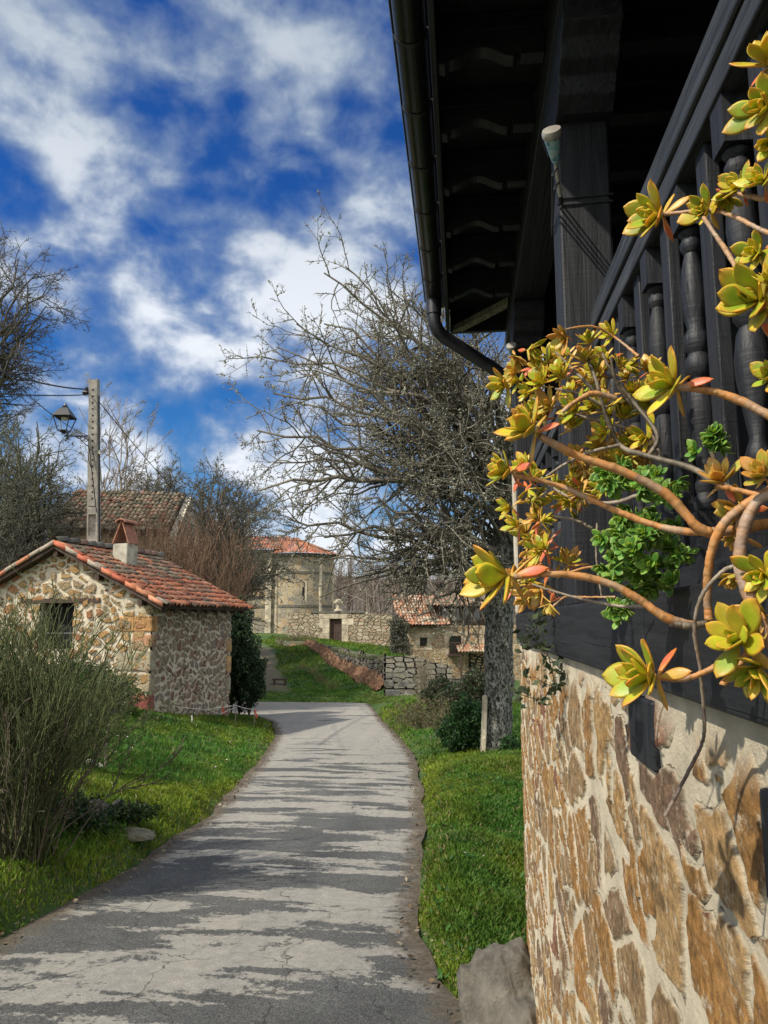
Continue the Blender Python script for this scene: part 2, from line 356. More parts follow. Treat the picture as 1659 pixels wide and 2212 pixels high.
M['bark'] = col_mat('bark', .95, .8, 30)
M['leaf'] = col_mat('leaf', .5, 0, 20, .3)
M['grass'] = col_mat('grass_blade', .55, 0, 3, .35, spec=.15)
M['lichen'] = col_mat('lichen', 1., 0, 30)
M['concrete'] = simple('pole_concrete', (.30, .28, .245), .9, .3, 6, .6)
M['chimney'] = simple('chimney_render', (.42, .39, .31), .9, .35, 5, .6, .02, col2=(.5, .47, .38))
M['iron'] = simple('black_iron', (.012, .012, .014), .45, .2, 10, .1)
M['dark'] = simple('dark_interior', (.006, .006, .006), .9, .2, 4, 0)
M['cable'] = simple('cable_rubber', (.02, .02, .022), .6, .1, 4, 0)
M['steel'] = simple('lamp_steel', (.42, .39, .33), .38, .15, 9, .05, metal=.35)
M['brownwood'] = wood_mat('old_brown_wood', (.03, .017, .012), (.09, .055, .04), 2, .8, .4)
M['greywood'] = wood_mat('old_grey_wood', (.12, .10, .08), (.3, .26, .2), 2, .9, .6)
M['soil'] = simple('planter_soil', (.035, .022, .014), 1., .4, 60, .8, .01)
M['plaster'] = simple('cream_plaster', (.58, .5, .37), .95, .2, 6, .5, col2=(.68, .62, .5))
def glass_mat():
    m, t, b, o = mat('window_glass', .05); b.inputs['Base Color'].default_value = (.02, .025, .03, 1); b.inputs['Specular IOR Level'].default_value = .8; return m
M['glass'] = glass_mat()

# ------------------------------------------------------------ ground
def zr(y): return np.where(y < 34, -.045 * y, -1.53 + 0 * y)
Ly = np.array([-6, 5.4, 6.8, 9.4, 14.2, 19.1, 23, 24.7, 25.6, 26.3, 40]); Lx = np.array([-3.6, -3.33, -3.2, -3.25, -3.9, -4.8, -5.9, -6.8, -9., -24., -24.])
Ry = np.array([-6, 3.6, 4.5, 5.03, 6.1, 9.5, 12, 15.3, 19.6, 23.6, 28, 32.6, 34]); Rx = np.array([.34, .3, .02, -.21, -.36, -.5, -.66, -.97, -1.71, -2.5, -3.3, -4.1, -2.8])
def Lf(y): return np.interp(y, Ly, Lx)
def Rf(y): return np.interp(y, Ry, Rx)
YEND = 32.6
ctrl = []
def cp_(u, v, d, dz=0.): p_ = D(u, v, d); ctrl.append((p_[0], p_[1], p_[2] + dz))
for y in [-4, 0, 4, 8, 12, 16, 20, 24]:
    ctrl.append((float(Lf(y)) - .1, y, float(zr(y)) + .04)); ctrl.append((float(Rf(y)) + .1, y, float(zr(y)) + .04)); ctrl.append(((float(Lf(y)) + float(Rf(y))) / 2, y, float(zr(y))))
for x in [-22, -16, -11, -7]:
    ctrl.append((x, 25.8 if x < -9 else 25., -1.12)); ctrl.append((x, 29, -1.3)); ctrl.append((x, 33, -1.45))
ctrl.append((-4.2, 33.2, -1.48)); ctrl.append((-3.3, 28, -1.25)); ctrl.append((-5, 29, -1.3)); ctrl.append((-2, 33, -1.3))
for a in [(318, 1540, 18), (250, 1515, 18.4), (200, 1480, 18.6), (492, 1548, 21.6), (420, 1552, 19.6), (430, 1600, 15.2), (300, 1640, 12.5), (200, 1655, 11.5), (120, 1640, 11.5),
          (250, 1700, 9.5), (100, 1760, 7.6), (60, 1840, 6.3), (200, 1840, 6.9), (300, 1790, 7.8), (0, 1900, 5.6), (0, 1700, 8), (-150, 1600, 10), (-200, 1800, 6),
          (540, 1570, 21.5), (350, 1720, 9.4), (0, 1500, 19),
          (1000, 1655, 11.5), (1060, 1622, 14.2), (1110, 1700, 9.2), (1000, 1800, 7.2), (1100, 1900, 6.0), (1090, 2000, 5.2), (1090, 1560, 19), (960, 1580, 17), (860, 1520, 27), (900, 1510, 30), (960, 1505, 32),
          (1050, 1500, 34),
          (560, 1500, 34), (640, 1490, 36), (570, 1450, 42), (640, 1440, 43), (570, 1400, 54), (600, 1385, 58.5), (555, 1371, 64), (500, 1390, 56), (700, 1500, 34), (700, 1450, 40), (640, 1400, 53),
          (720, 1440, 42), (780, 1480, 36.5), (832, 1500, 33.6), (770, 1455, 38.5), (620, 1393, 56.5), (660, 1405, 51),
          (700, 1393, 49.5), (760, 1406, 44), (835, 1417, 37), (900, 1425, 38), (640, 1382, 57), (724, 1386, 61), (840, 1402, 60), (620, 1374, 63), (780, 1394, 60), (870, 1440, 48),
          (880, 1475, 54), (960, 1475, 53), (1060, 1480, 52), (940, 1480, 42), (1000, 1490, 38),
          (400, 1380, 50), (300, 1400, 40), (200, 1400, 34), (100, 1420, 30), (0, 1420, 28), (-200, 1430, 30), (0, 1380, 60), (600, 1360, 78), (800, 1360, 78), (1000, 1380, 78)]:
    cp_(*a)
for x, y, z in [(6, -3, .0), (6, 6, -.2), (6, 14, -.5), (8, 25, -1.), (10, 40, -2), (14, 60, -2.3), (-10, -3, .2), (-10, 4, .25), (-16, 10, .2), (.3, 5, -.2), (.6, 8, -.3), (2, 10, -.4),
                (-30, 0, .5), (-40, 30, 1.), (-40, 70, 2), (30, 0, 0), (30, 40, -2), (35, 75, -1)]: ctrl.append((x, y, z))
ctrl = np.array(ctrl)
def solve_rbf(c):
    d = np.sqrt(((c[:, None, :2] - c[None, :, :2]) ** 2).sum(2) + .3); n_ = len(c)
    A = np.zeros((n_ + 3, n_ + 3)); A[:n_, :n_] = d + np.eye(n_) * -.02; A[:n_, n_] = 1; A[:n_, n_ + 1:] = c[:, :2]; A[n_, :n_] = 1; A[n_ + 1:, :n_] = c[:, :2].T
    return np.linalg.solve(A, np.concatenate([c[:, 2], [0, 0, 0]]))
WRB = solve_rbf(ctrl)
def vnoise(x, y, s, seed=0):
    """cheap smooth noise"""
    r_ = np.random.default_rng(seed); out = 0
    for i in range(6):
        a, b, c = r_.normal(0, 1, 2), r_.uniform(0, 7), r_.uniform(.6, 1.7)
        out = out + np.sin((x * a[0] + y * a[1]) * c / s + b)
    return out / 6
def ground(x, y):
    x = np.asarray(x, float); y = np.asarray(y, float); sh_ = x.shape
    xf, yf = x.ravel(), y.ravel(); out = np.zeros(len(xf))
    for i in range(0, len(xf), 20000):
        X_, Y_ = np.clip(xf[i:i + 20000], -42, 36), np.clip(yf[i:i + 20000], -6, 82)
        dd = np.sqrt((X_[:, None] - ctrl[None, :, 0]) ** 2 + (Y_[:, None] - ctrl[None, :, 1]) ** 2 + .3)
        out[i:i + 20000] = dd @ WRB[:-3] + WRB[-3] + WRB[-2] * X_ + WRB[-1] * Y_
    z = out.reshape(sh_)
    far = np.clip((y - 85) / 170, 0, 1); z = z + (far ** 1.2) * 17 * (1 + .3 * vnoise(x, y, 45, 3))
    far2 = np.clip((np.abs(x + 4) - 45) / 300, 0, 1); z = z + far2 * 25
    z = z + .035 * vnoise(x, y, .6, 5) + .05 * vnoise(x, y, 2.3, 6)
    # sunken ditch mouth under the broom bush
    z = z - .32 * np.exp(-(((x + 4.75) / .55) ** 2 + ((y - 7.9) / .4) ** 2))
    return z
def inroad(x, y, g=0.):
    return np.minimum(np.minimum(x - Lf(y), Rf(y) - x), YEND + .25 * vnoise(x, x * 0, 2, 9) - y) - g      # >0 inside
def gz(x, y):
    z = ground(x, y); d = inroad(x, y); t = np.clip((d + .25) / .35, 0, 1); t = t * t * (3 - 2 * t)
    return z * (1 - t) + (zr(y) - .05) * t
def axis(lo, hi, step, flo, fhi, g=1.18):
    a = list(np.arange(lo, hi + 1e-6, step)); s = step
    while a[-1] < fhi: s *= g; a.append(a[-1] + s)
    s = step
    while a[0] > flo: s *= g; a.insert(0, a[0] - s)
    return np.array(a)
gx = axis(-12, 3, .12, -900, 900, 1.14); gy = axis(-1, 24, .14, -300, 1500, 1.10)
GX, GY = np.meshgrid(gx, gy, indexing='ij'); GZ = gz(GX, GY)
def grid_faces(nx, ny):
    i, j = np.meshgrid(np.arange(nx - 1), np.arange(ny - 1), indexing='ij'); b = (i * ny + j).ravel()
    return np.stack([b, b + ny, b + ny + 1, b + 1], 1)
def ground_mat():
    m, t, b, o = mat('grass_ground', .95); c = obj_co(t)
    g = t.ramp(t.noise(c, 1.1, 6, .6).outputs[0], [(.3, (.022, .06, .010)), (.5, (.045, .10, .014)), (.66, (.10, .12, .02)), (.8, (.035, .08, .012))])
    fine_ = t.ramp(t.noise(c, 28, 5, .7).outputs[0], [(.3, .45), (.7, 1.5)])
    g = t.mix(1., g, fine_, 'MULTIPLY'); sp = t.n('ShaderNodeSeparateXYZ', Vector=c)
    fr = t.ramp(t.noise(c, .12, 8, .7).outputs[0], [(.3, (.05, .045, .035)), (.5, (.09, .07, .055)), (.7, (.13, .11, .09))])
    g = t.mix(t.ss(sp.outputs[1], 78, 100), g, fr)
    g = t.mix(t.ss(sp.outputs[0], -28, -45), g, fr)
    # worn path up the bank to the church
    px = t.m('ADD', sp.outputs[0], t.m('ADD', t.m('MULTIPLY', t.m('SUBTRACT', sp.outputs[1], 34.), .33), 8.5))
    pw = t.m('ADD', t.m('ABSOLUTE', px), t.m('MULTIPLY', t.noise(c, 1.5, 4).outputs[0], .9))
    pm = t.m('MULTIPLY', t.ss(pw, 1.35, .8), t.m('MULTIPLY', t.ss(sp.outputs[1], 34, 37), t.ss(sp.outputs[1], 58, 52)))
    g = t.mix(t.m('MULTIPLY', pm, .85), g, (.17, .14, .09))
    t.put(b.inputs['Base Color'], g); bump(t, b, t.noise(c, 20, 6, .7).outputs[0], 1., .04); return m
M['ground'] = ground_mat()
tag(mk('ground', np.stack([GX, GY, GZ], 2).reshape(-1, 3), grid_faces(*GX.shape), M['ground'], smooth=True), kind='structure')

def road_mat():
    m, t, b, o = mat('old_asphalt', .9); c = obj_co(t); a = attr(t, 'Col').outputs['Color']
    ed = t.n('ShaderNodeSeparateColor', Color=a).outputs[0]      # 0 centre .. 1 edge
    cc = t.vm('MULTIPLY', c, (.5, 1.75, 1))
    warp = t.vm('ADD', cc, t.vm('SCALE', t.vm('SUBTRACT', t.noise(c, 9, 4, .7).outputs[1], (.5, .5, .5)), sc=.16))
    p1 = t.noise(warp, 1.45, 6, .60, .3).outputs[0]
    sy = t.n('ShaderNodeSeparateXYZ', Vector=c)
    p1 = t.m('ADD', p1, t.m('ADD', t.ss(sy.outputs[1], 6, 22, 0., .17), t.m('MULTIPLY', t.ss(t.noise(c, 22, 3, .7).outputs[0], .3, .7, -.025, .025), 1.)))
    lm = t.ss(p1, .505, .54)
    agg = t.n('ShaderNodeTexVoronoi', Scale=130, Vector=c).outputs['Color']
    ag = t.m('ADD', t.m('MULTIPLY', t.n('ShaderNodeSeparateColor', Color=agg).outputs[0], .55), t.m('MULTIPLY', t.noise(c, 230, 2, .6).outputs[0], .45))
    dk = t.ramp(ag, [(.2, (.05, .052, .051)), (.55, (.09, .091, .087)), (.85, (.17, .17, .16))])
    dk = t.mix(1., dk, t.ramp(t.noise(c, 1.7, 4).outputs[0], [(.3, .8), (.7, 1.3)]), 'MULTIPLY')
    lt = t.ramp(t.m('ADD', t.m('MULTIPLY', ag, .3), t.m('MULTIPLY', t.noise(c, 14, 6, .7).outputs[0], .7)), [(.25, (.2, .19, .168)), (.55, (.32, .305, .27)), (.85, (.45, .43, .385))])
    col = t.mix(lm, dk, lt)
    dirt = t.ramp(t.noise(c, 30, 5, .7).outputs[0], [(.3, (.05, .04, .028)), (.7, (.17, .14, .1))])
    col = t.mix(t.ss(t.m('ADD', ed, t.m('MULTIPLY', t.m('SUBTRACT', t.noise(c, 6, 5, .65).outputs[0], .5), .35)), .80, .97), col, dirt)
    wear = t.m('MULTIPLY', t.ss(t.noise(t.vm('MULTIPLY', c, (2.2, .22, 1)), 1.2, 5, .6).outputs[0], .4, .65), .35); col = t.mix(wear, col, t.mix(1., col, (1.28, 1.25, 1.18), 'MULTIPLY'))
    crk = t.n('ShaderNodeTexVoronoi', _feature='DISTANCE_TO_EDGE', Scale=1.1, Vector=t.vm('ADD', c, t.vm('SCALE', t.noise(c, 5, 4).outputs[1], sc=.25)))
    ck = t.m('MULTIPLY', t.ss(crk.outputs[0], .007, .002), t.ss(t.noise(c, .8, 2).outputs[0], .44, .5))
    col = t.mix(t.m('MULTIPLY', ck, .7), col, (.03, .03, .028))
    t.put(b.inputs['Base Color'], col); t.put(b.inputs['Roughness'], t.ss(lm, 0, 1, .78, .95)); b.inputs['Specular IOR Level'].default_value = .3
    bump(t, b, t.m('ADD', t.noise(c, 90, 4, .8).outputs[0], t.m('MULTIPLY', lm, .1)), .9, .012); return m
M['road'] = road_mat()
ry = np.concatenate([np.arange(-5, 25, .25), np.arange(25, YEND + .01, .2)]); tt = np.linspace(0, 1, 41)
RX = Lf(ry)[:, None] * (1 - tt) + Rf(ry)[:, None] * tt; RYY = np.repeat(ry[:, None], 41, 1)
RYY = RYY + (RYY > 31) * (RYY - 31) / (YEND - 31) * (.35 * vnoise(RX, RX * 0, 2, 9))
edge = .07 * vnoise(RYY, RYY * 0, .35, 11) + .05 * vnoise(RYY, RYY * 0, .12, 12)
RXe = RX + edge * (2 * np.abs(tt - .5)) ** 6
dE = np.minimum(RX - Lf(RYY), Rf(RYY) - RX)
colr = np.clip(1 - dE / 1.45, 0, 1); colr = np.where(RYY > 24.5, np.clip(1 - np.minimum(Rf(RYY) - RX, 2) / 1.45, 0, 1), colr)
RZ = zr(RYY) + .012 + .02 * np.clip(dE, 0, 1)
tag(mk('road', np.stack([RXe, RYY, RZ], 2).reshape(-1, 3), grid_faces(*RX.shape)[:, ::-1], M['road'], col=colr.ravel(), smooth=True), kind='structure')

# grass blades
def blades(N, sx, sy, hmul=1., acc_=None):
    x = rng.uniform(*sx, N * 3); y = sy[0] * (sy[1] / sy[0]) ** rng.uniform(0, 1, N * 3)
    ok = (inroad(x, y) < .04 + .16 * vnoise(x, y, .16, 66) + .10 * vnoise(x, y, .5, 67)) & ~((x > .30) & (y < 4.65)) 
    if acc_ is not None: ok &= acc_(x, y)
    x, y = x[ok][:N], y[ok][:N]; z = gz(x, y)
    patch = vnoise(x, y, .55, 21) + .6 * vnoise(x, y, .16, 22)
    edge_ = np.clip(1 - (-inroad(x, y)) / .35, 0, 1)
    h = (.035 + .055 * rng.random(len(x)) ** 2) * (1 + .9 * patch) * hmul * (1 + .03 * y) * (1 - .4 * edge_)
    h = np.clip(h * .62, .012, .2)
    wd = (.0035 + .0006 * y) * rng.uniform(.7, 1.4, len(x)); an = rng.uniform(0, 2 * np.pi, len(x)); tl = rng.normal(0, .5, (len(x), 2))
    dx, dy = np.cos(an) * wd, np.sin(an) * wd
    V = np.zeros((len(x), 5, 3)); 
    V[:, 0] = np.stack([x - dx, y - dy, z - .01], 1); V[:, 1] = np.stack([x + dx, y + dy, z - .01], 1)
    mx, my = x + tl[:, 0] * h * .35, y + tl[:, 1] * h * .35
    V[:, 2] = np.stack([mx + dx * .7, my + dy * .7, z + h * .6], 1); V[:, 3] = np.stack([mx - dx * .7, my - dy * .7, z + h * .6], 1)
    V[:, 4] = np.stack([x + tl[:, 0] * h * 1.1, y + tl[:, 1] * h * 1.1, z + h], 1)
    g = rng.random(len(x)); yel = np.clip(.26 + .9 * vnoise(x, y, 1.1, 31) + .6 * vnoise(x, y, .3, 32) + .4 * edge_, 0, 1)
    c = np.stack([.045 + .045 * g + .12 * yel, .125 + .08 * g + .085 * yel, .018 + .014 * g + 0 * yel], 1)
    c *= np.clip(1 + .55 * vnoise(x, y, 1.7, 33) + .35 * vnoise(x, y, .22, 34), .45, 1.5)[:, None]; dry = rng.random(len(x)) < .04 + .10 * np.clip(edge_ + vnoise(x, y, .5, 35), 0, 1); c[dry] = (.3, .25, .12)
    b_ = (np.arange(len(x)) * 5)[:, None]
    return V.reshape(-1, 3), (b_ + np.array([[0, 1, 2, 3]])), (b_ + np.array([[3, 2, 4]])), rep(c, 5)
parts = [blades(150000, (-9, -2.8), (4.2, 13)), blades(85000, (-14, -3), (12, 26)), blades(110000, (-.75, 1.4), (4.3, 14)), blades(35000, (-3, 4), (12, 30), acc_=lambda x, y: x < 3.5),
         blades(50000, (-16, -2), (32.5, 62), 1.0, acc_=lambda x, y: (np.abs(x + 8.5 + .33 * (y - 34)) > .75 + .35 * vnoise(x, y, 1., 55)) | (y < 35) | (y > 57))]
k_ = 0; Vs = []; f4 = []; f3 = []; cs = []
for V, a, b_, c in parts: Vs.append(V); f4.append(a + k_); f3.append(b_ + k_); cs.append(c); k_ += len(V)
tag(mk('grass', np.concatenate(Vs), [np.concatenate(f4), np.concatenate(f3)], M['grass'], col=np.concatenate(cs)), 'short green lawn grass growing on both verges of the lane', 'grass', kind='stuff')
# daisies and dead leaves
def scatter_bits(N, sx, sy, size, cols, cond, lift=.05, flat=.4):
    x = rng.uniform(*sx, N); y = rng.uniform(*sy, N); ok = cond(x, y); x, y = x[ok], y[ok]; z = np.maximum(gz(x, y), np.where(inroad(x, y) > 0, zr(y) + .03, -9)) + lift
    P = np.stack([x, y, z], 1); m_ = len(P); s_ = size * rng.uniform(.5, 1.4, m_)
    a = rng.normal(0, 1, (m_, 3)); a[:, 2] *= flat; a /= np.linalg.norm(a, axis=1)[:, None]; b_ = rng.normal(0, 1, (m_, 3)); b_[:, 2] *= flat
    b_ -= a * (a * b_).sum(1)[:, None]; b_ /= np.linalg.norm(b_, axis=1)[:, None]
    V = np.stack([P - a * s_[:, None], P + b_ * s_[:, None] * .6, P + a * s_[:, None], P - b_ * s_[:, None] * .6], 1).reshape(-1, 3)
    c = np.array(cols)[rng.integers(0, len(cols), m_)] * rng.uniform(.7, 1.3, (m_, 1))
    return V, (np.arange(m_) * 4)[:, None] + np.arange(4)[None], rep(c, 4)
V, f, c = scatter_bits(500, (-9, .3), (4.5, 18), .014, [(.75, .74, .68)], lambda x, y: (inroad(x, y) < -.3) & (x < .25) & (vnoise(x, y, .7, 77) > .1), .07)
tag(mk('daisies', V, f, M['leaf'], col=c), 'tiny white daisies dotted in the lane verge grass', 'flowers', kind='stuff')
V, f, c = scatter_bits(26000, (-8, .6), (4, 26), .02, [(.11, .07, .04), (.2, .14, .08), (.07, .05, .03), (.26, .22, .15)], lambda x, y: (np.abs(inroad(x, y)) < .22) & (np.random.default_rng(3).random(len(x)) < .5), .008, .25)
tag(mk('leaf_litter', V, f, M['bark'], col=c), 'dead brown leaves and grit along both edges of the lane', 'leaf litter', kind='stuff')

# broad-leaved weeds and clover among the grass
Vw, Fw, Cw = [], [], []; r_ = np.random.default_rng(44); k = 0
for xs, ys, N in (((-8, -3), (4.6, 16), 900), ((-.5, .5), (4.7, 12), 420)):
    x = r_.uniform(*xs, N); y = r_.uniform(*ys, N); ok = (inroad(x, y) < -.02) & (vnoise(x, y, .5, 91) > -.15); x, y = x[ok], y[ok]; z = gz(x, y)
    for a, b_, c_ in zip(x, y, z):
        g = r_.uniform(.6, 1.3); L_ = r_.uniform(.02, .055)
        for j in range(r_.integers(3, 7)):
            an = r_.uniform(0, 6.28); d_ = np.array([math.cos(an), math.sin(an), r_.uniform(.3, 1.)]); n_ = np.array([-math.sin(an), math.cos(an), 0]); o_ = np.array([a, b_, c_ + .01]) + r_.normal(0, .012, 3)
            Vw += [o_, o_ + d_ * L_ * .5 + n_ * L_ * .28, o_ + d_ * L_, o_ + d_ * L_ * .5 - n_ * L_ * .28]; Fw.append((k, k + 1, k + 2, k + 3)); k += 4; Cw += [np.array((.05, .13, .025)) * g] * 4
tag(mk('weeds', np.array(Vw), np.array(Fw), M['leaf'], col=np.array(Cw)), 'small broad-leaved weeds and clover scattered through the verge grass', 'weeds', kind='stuff')
M['clay'] = simple('clay_slab', (.27, .12, .075), .85, .3, 9, .4)
M['drystone_block'] = block_mat('dry_stone_block', [(0, (.24, .23, .2)), (.4, (.17, .165, .15)), (.7, (.3, .29, .25))], 3)

# ------------------------------------------------------------ balcony house (right)
W0 = .33; YE = 4.61
house = thing('balcony_house', (.5, 2.0, 0), 'rubble stone house with a black timber balcony and overhanging eave, filling the right side', 'house')
def wall_grid(name, o, au, av, nu, nv, m, parent, uoff=(0, 0), smooth=True, clip=None, curve=None, real=False):
    """dense sheet from corner o spanned by vectors au (along) and av (up); wuv in metres"""
    o, au, av = map(lambda q: np.array(q, float), (o, au, av)); s = np.linspace(0, 1, nu); t_ = np.linspace(0, 1, nv)
    S, T = np.meshgrid(s, t_, indexing='ij'); V = o + S[..., None] * au + T[..., None] * av
    lu, lv = np.linalg.norm(au), np.linalg.norm(av)
    if curve is not None: V = curve(V, S, T)
    wuv = (np.stack([YE - V[..., 1], V[..., 2], 0 * S], 2) if real else np.stack([S * lu + uoff[0], T * lv + uoff[1], 0 * S], 2)).reshape(-1, 3); V = V.reshape(-1, 3); Fc = grid_faces(nu, nv)
    if clip is not None:
        cen = V[Fc].mean(1); Fc = Fc[clip(cen)]
        used = np.unique(Fc); mp = np.full(len(V), -1); mp[used] = np.arange(len(used)); V = V[used]; wuv = wuv[used]; Fc = mp[Fc]
    return mk(name, V, Fc, m, parent, wuv=wuv, smooth=smooth)
# outer face towards the lane (normal -x): au along -y so the face looks outwards
def fan(V, S, T):
    ya, yb = .62, YE; y = 1 / (1 / yb + (1 / ya - 1 / yb) * S); zv = CZ - .60 * y; q = .84
    z = np.where(T < 1 - q, -.6 + (zv + .6) * T / (1 - q), zv + (1.9 - zv) * (T - 1 + q) / q); V = V.copy(); V[..., 1] = y; V[..., 2] = z; return V
wall = wall_grid('stone_wall', (W0 + .010, YE, -.6), (0, -4.6, 0), (0, 0, 2.5), 900, 520, M['near_stone'], house, curve=fan, real=True)
wall_grid('stone_wall', (W0 + .010, .62, -.6), (0, -1.6, 0), (0, 0, 2.5), 100, 120, M['near_stone'], house, (YE - .62, -.6))
wall_grid('end_wall', (3.2, YE, -.6), (-3.2 + W0 + .010, 0, 0), (0, 0, 2.5), 120, 100, M['near_stone'], house, (7, -.6))
MB().box(W0 + .12, 3.2, -1.0, YE - .05, -.6, 1.88).build('wall_core', M['plaster'], house)
MB().box(W0 + .1, 3.2, -1.0, YE - .02, 1.9, 2.0).build('balcony_floor', M['board'], house)
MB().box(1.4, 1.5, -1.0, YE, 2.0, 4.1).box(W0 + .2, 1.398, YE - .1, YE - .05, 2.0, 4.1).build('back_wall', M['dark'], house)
MB().box(W0 - .012, W0 + .14, 2.62, YE, 1.885, 2.05).box(W0 - .016, W0 + .14, -.8, 2.612, 1.89, 2.052).build('sill_beam', M['wood_y'], house, bevel=.006)
def tbeam(nm, *a, m='wood_z', bev=.006): return MB().box(*a).build(nm, M[m], house, bevel=bev)
for y0 in (2.27, 4.44):
    MB().box(W0, W0 + .165, y0, y0 + .165, 2.05, 3.66).build('post', M['wood_z'], house, bevel=.008)
    # wavy bracket block on top of the post
    pr = [(-.32, .26), (-.32, .17), (-.26, .15), (-.22, .10), (-.16, .08), (-.13, .03), (-.06, 0), (.225, 0), (.295, .03), (.325, .08), (.385, .10), (.425, .15), (.485, .17), (.485, .26)]
    if y0 > 4: pr = [(p[0], p[1]) if p[0] < 0 else (min(p[0], .19), p[1]) for p in pr]
    MB().prism([(W0 - .006, y0 + a * .75, 3.625 + b) for a, b in pr], (.182, 0, 0)).build('post_bracket', M['wood_y'], house, bevel=.005)
tbeam('header_beam', W0 - .01, W0 + .175, -1.0, 4.95, 3.888, 4.07, m='wood_y')
MB().box(W0 - .013, W0 - .001, YE - .155, YE + .01, 2.06, 2.95).build('lit_post_face', M['plaster'], house)  # cream strip added to paint the sunlit left face of the end post
# railings: top rail in two strips, turned balusters between flat slats
for a, b in ((-.6, 2.268), (2.437, 4.438)):
    MB().box(W0 + .082, W0 + .165, a, b, 2.90, 2.965).build('handrail', M['rail'], house, bevel=.006)
    MB().box(W0 + .088, W0 + .155, a, b, 2.84, 2.892).build('under_rail', M['rail'], house, bevel=.004)
def baluster(y):
    q = .027; x = W0 + .12; m = MB(); m.box(x - q, x + q, y - q, y + q, 2.755, 2.84); m.box(x - q, x + q, y - q, y + q, 2.05, 2.20)
    prof = [(.017, .0), (.025, .006), (.026, .016), (.018, .024), (.021, .03), (.021, .036), (.013, .05), (.019, .075), (.027, .11), (.028, .13), (.022, .155), (.016, .162), (.025, .17),
            (.026, .185), (.018, .193), (.025, .203), (.025, .215), (.017, .225), (.022, .24), (.026, .265), (.022, .3), (.014, .32), (.02, .326), (.022, .333), (.016, .34), (.024, .347), (.018, .352)]
    prof = [(r * .92, 2.198 + h * 1.585) for r, h in prof]
    m.lathe((x, y, 0), prof, 14); m.build('baluster', M['wood_z'], house, smooth=True)
for i in range(10):
    y = .15 + i * .25
    if y < 2.2: baluster(y)
    if y + .1 < 2.22: MB().box(W0 + .105, W0 + .13, y + .098, y + .150, 2.05, 2.84).build('slat', M['wood_z'], house, bevel=.003)
for i in range(7):
    y = 2.66 + i * .25; baluster(y)
    MB().box(W0 + .105, W0 + .13, y + .098, y + .150, 2.05, 2.84).build('slat', M['wood_z'], house, bevel=.003)
# eave: rafter tails with scalloped lower edge, boards above, fascia
RY = [1.25, 1.62, 2.0, 2.38, 2.76, 3.15, 3.53, 3.92, 4.31, -.3, .1, .48, .86]
for y in RY:
    pts = [(-.06, 4.16), (-.06, 3.97), (-.035, 3.96)]
    for k in range(13):
        a = k / 12; pts.append((-.02 + a * .23, 4.0 - .022 * math.cos(a * math.pi * 2.0) + .0))
    pts += [(.215, 3.985), (.225, 4.01), (.235, 3.985), (W0 - .012, 3.985), (W0 - .012, 4.16)]
    MB().prism([(x, y, z) for x, z in pts], (0, .055, 0)).build('rafter_tail', M['wood_x'], house, bevel=.004)
    MB().box(W0 + .18, 2.2, y, y + .07, 4.0, 4.12).build('ceiling_joist', M['board'], house)
MB().box(-.08, 2.3, -1.2, 4.93, 4.165, 4.2).build('eave_boards', M['board'], house)
MB().box(-.085, -.062, -1.2, 4.96, 3.96, 4.24).build('fascia', M['wood_y'], house, bevel=.004)
MB().box(-.06, 2.3, 4.93, 4.965, 4.0, 4.21).build('verge_board', M['wood_x'], house)
MB().prism([(-.05, 4.9, 3.99), (.03, 4.9, 3.99), (W0 - .02, 4.55, 3.99), (W0 - .02, 4.47, 3.99)], (0, 0, .04)).build('eave_brace', M['greywood'], house)
MB().prism([(-.12, -1.2, 4.21), (2.4, -1.2, 5.1), (2.4, -1.2, 5.15), (-.12, -1.2, 4.25)], (0, 6.2, 0)).build('roof_slab', M['board'], house)
def tiles(name, P0, A, B, nx, ny, m, parent, base, var=.3, cols=None, tw=None, rise=.4, jit=.03, seed=1, arc=5, colf=None, overlap=.25):
    """curved clay tiles: P0 ridge corner, A along the ridge, B down the slope"""
    r_ = np.random.default_rng(seed); P0, A, B = map(lambda q: np.array(q, float), (P0, A, B)); la, lb = np.linalg.norm(A), np.linalg.norm(B)
    ua, ub = A / la, B / lb; nrm = np.cross(ua, ub); nrm *= np.sign(nrm[2]); cw = la / nx; cl = lb / ny
    V = []; Fc = []; C_ = []; k = 0
    th = np.linspace(0, np.pi, arc + 1)
    for i in range(nx):
        for j in range(ny):
            c0 = (np.array(cols)[r_.integers(0, len(cols))] if cols else np.array(base)) * r_.uniform(1 - var, 1 + var)
            if colf is not None: c0 = colf(c0, i / nx, j / ny, r_)
            o = P0 + ua * (cw * (i + .5) + r_.normal(0, jit * .3)) + ub * (cl * j + r_.normal(0, jit)); tilt = r_.normal(0, .02)
            for e, (s0, hh_) in enumerate(((0., .0), (1 + overlap, .0))):
                rad = cw * (.44 + .10 * e) ; lift = .01 + .035 * e
                ring = o + ub * cl * s0 + nrm * lift + ua * tilt * s0 * cl
                for a in th: V.append(ring - ua * math.cos(a) * rad + nrm * math.sin(a) * rad * rise * 2)
            # end thickness
            for a in th: V.append(o + ub * cl * (1 + overlap) + nrm * .035 - ua * math.cos(a) * rad * .84 + nrm * (math.sin(a) * rad * rise * 2 - .014))
            q = arc + 1
            for g in range(arc): Fc.append((k + g, k + g + 1, k + q + g + 1, k + q + g)); Fc.append((k + q + g, k + q + g + 1, k + 2 * q + g + 1, k + 2 * q + g))
            C_ += [c0] * (2 * q) + [c0 * .8] * q; k += 3 * q
    return mk(name, np.array(V), np.array(Fc), m, parent, col=np.array(C_), smooth=False)
tiles('roof_tiles', (1.6, -1.0, 4.84), (0, 6.05, 0), (-1.62, 0, -.55), 26, 5, M['tile'], house, (.3, .1, .05), seed=4)
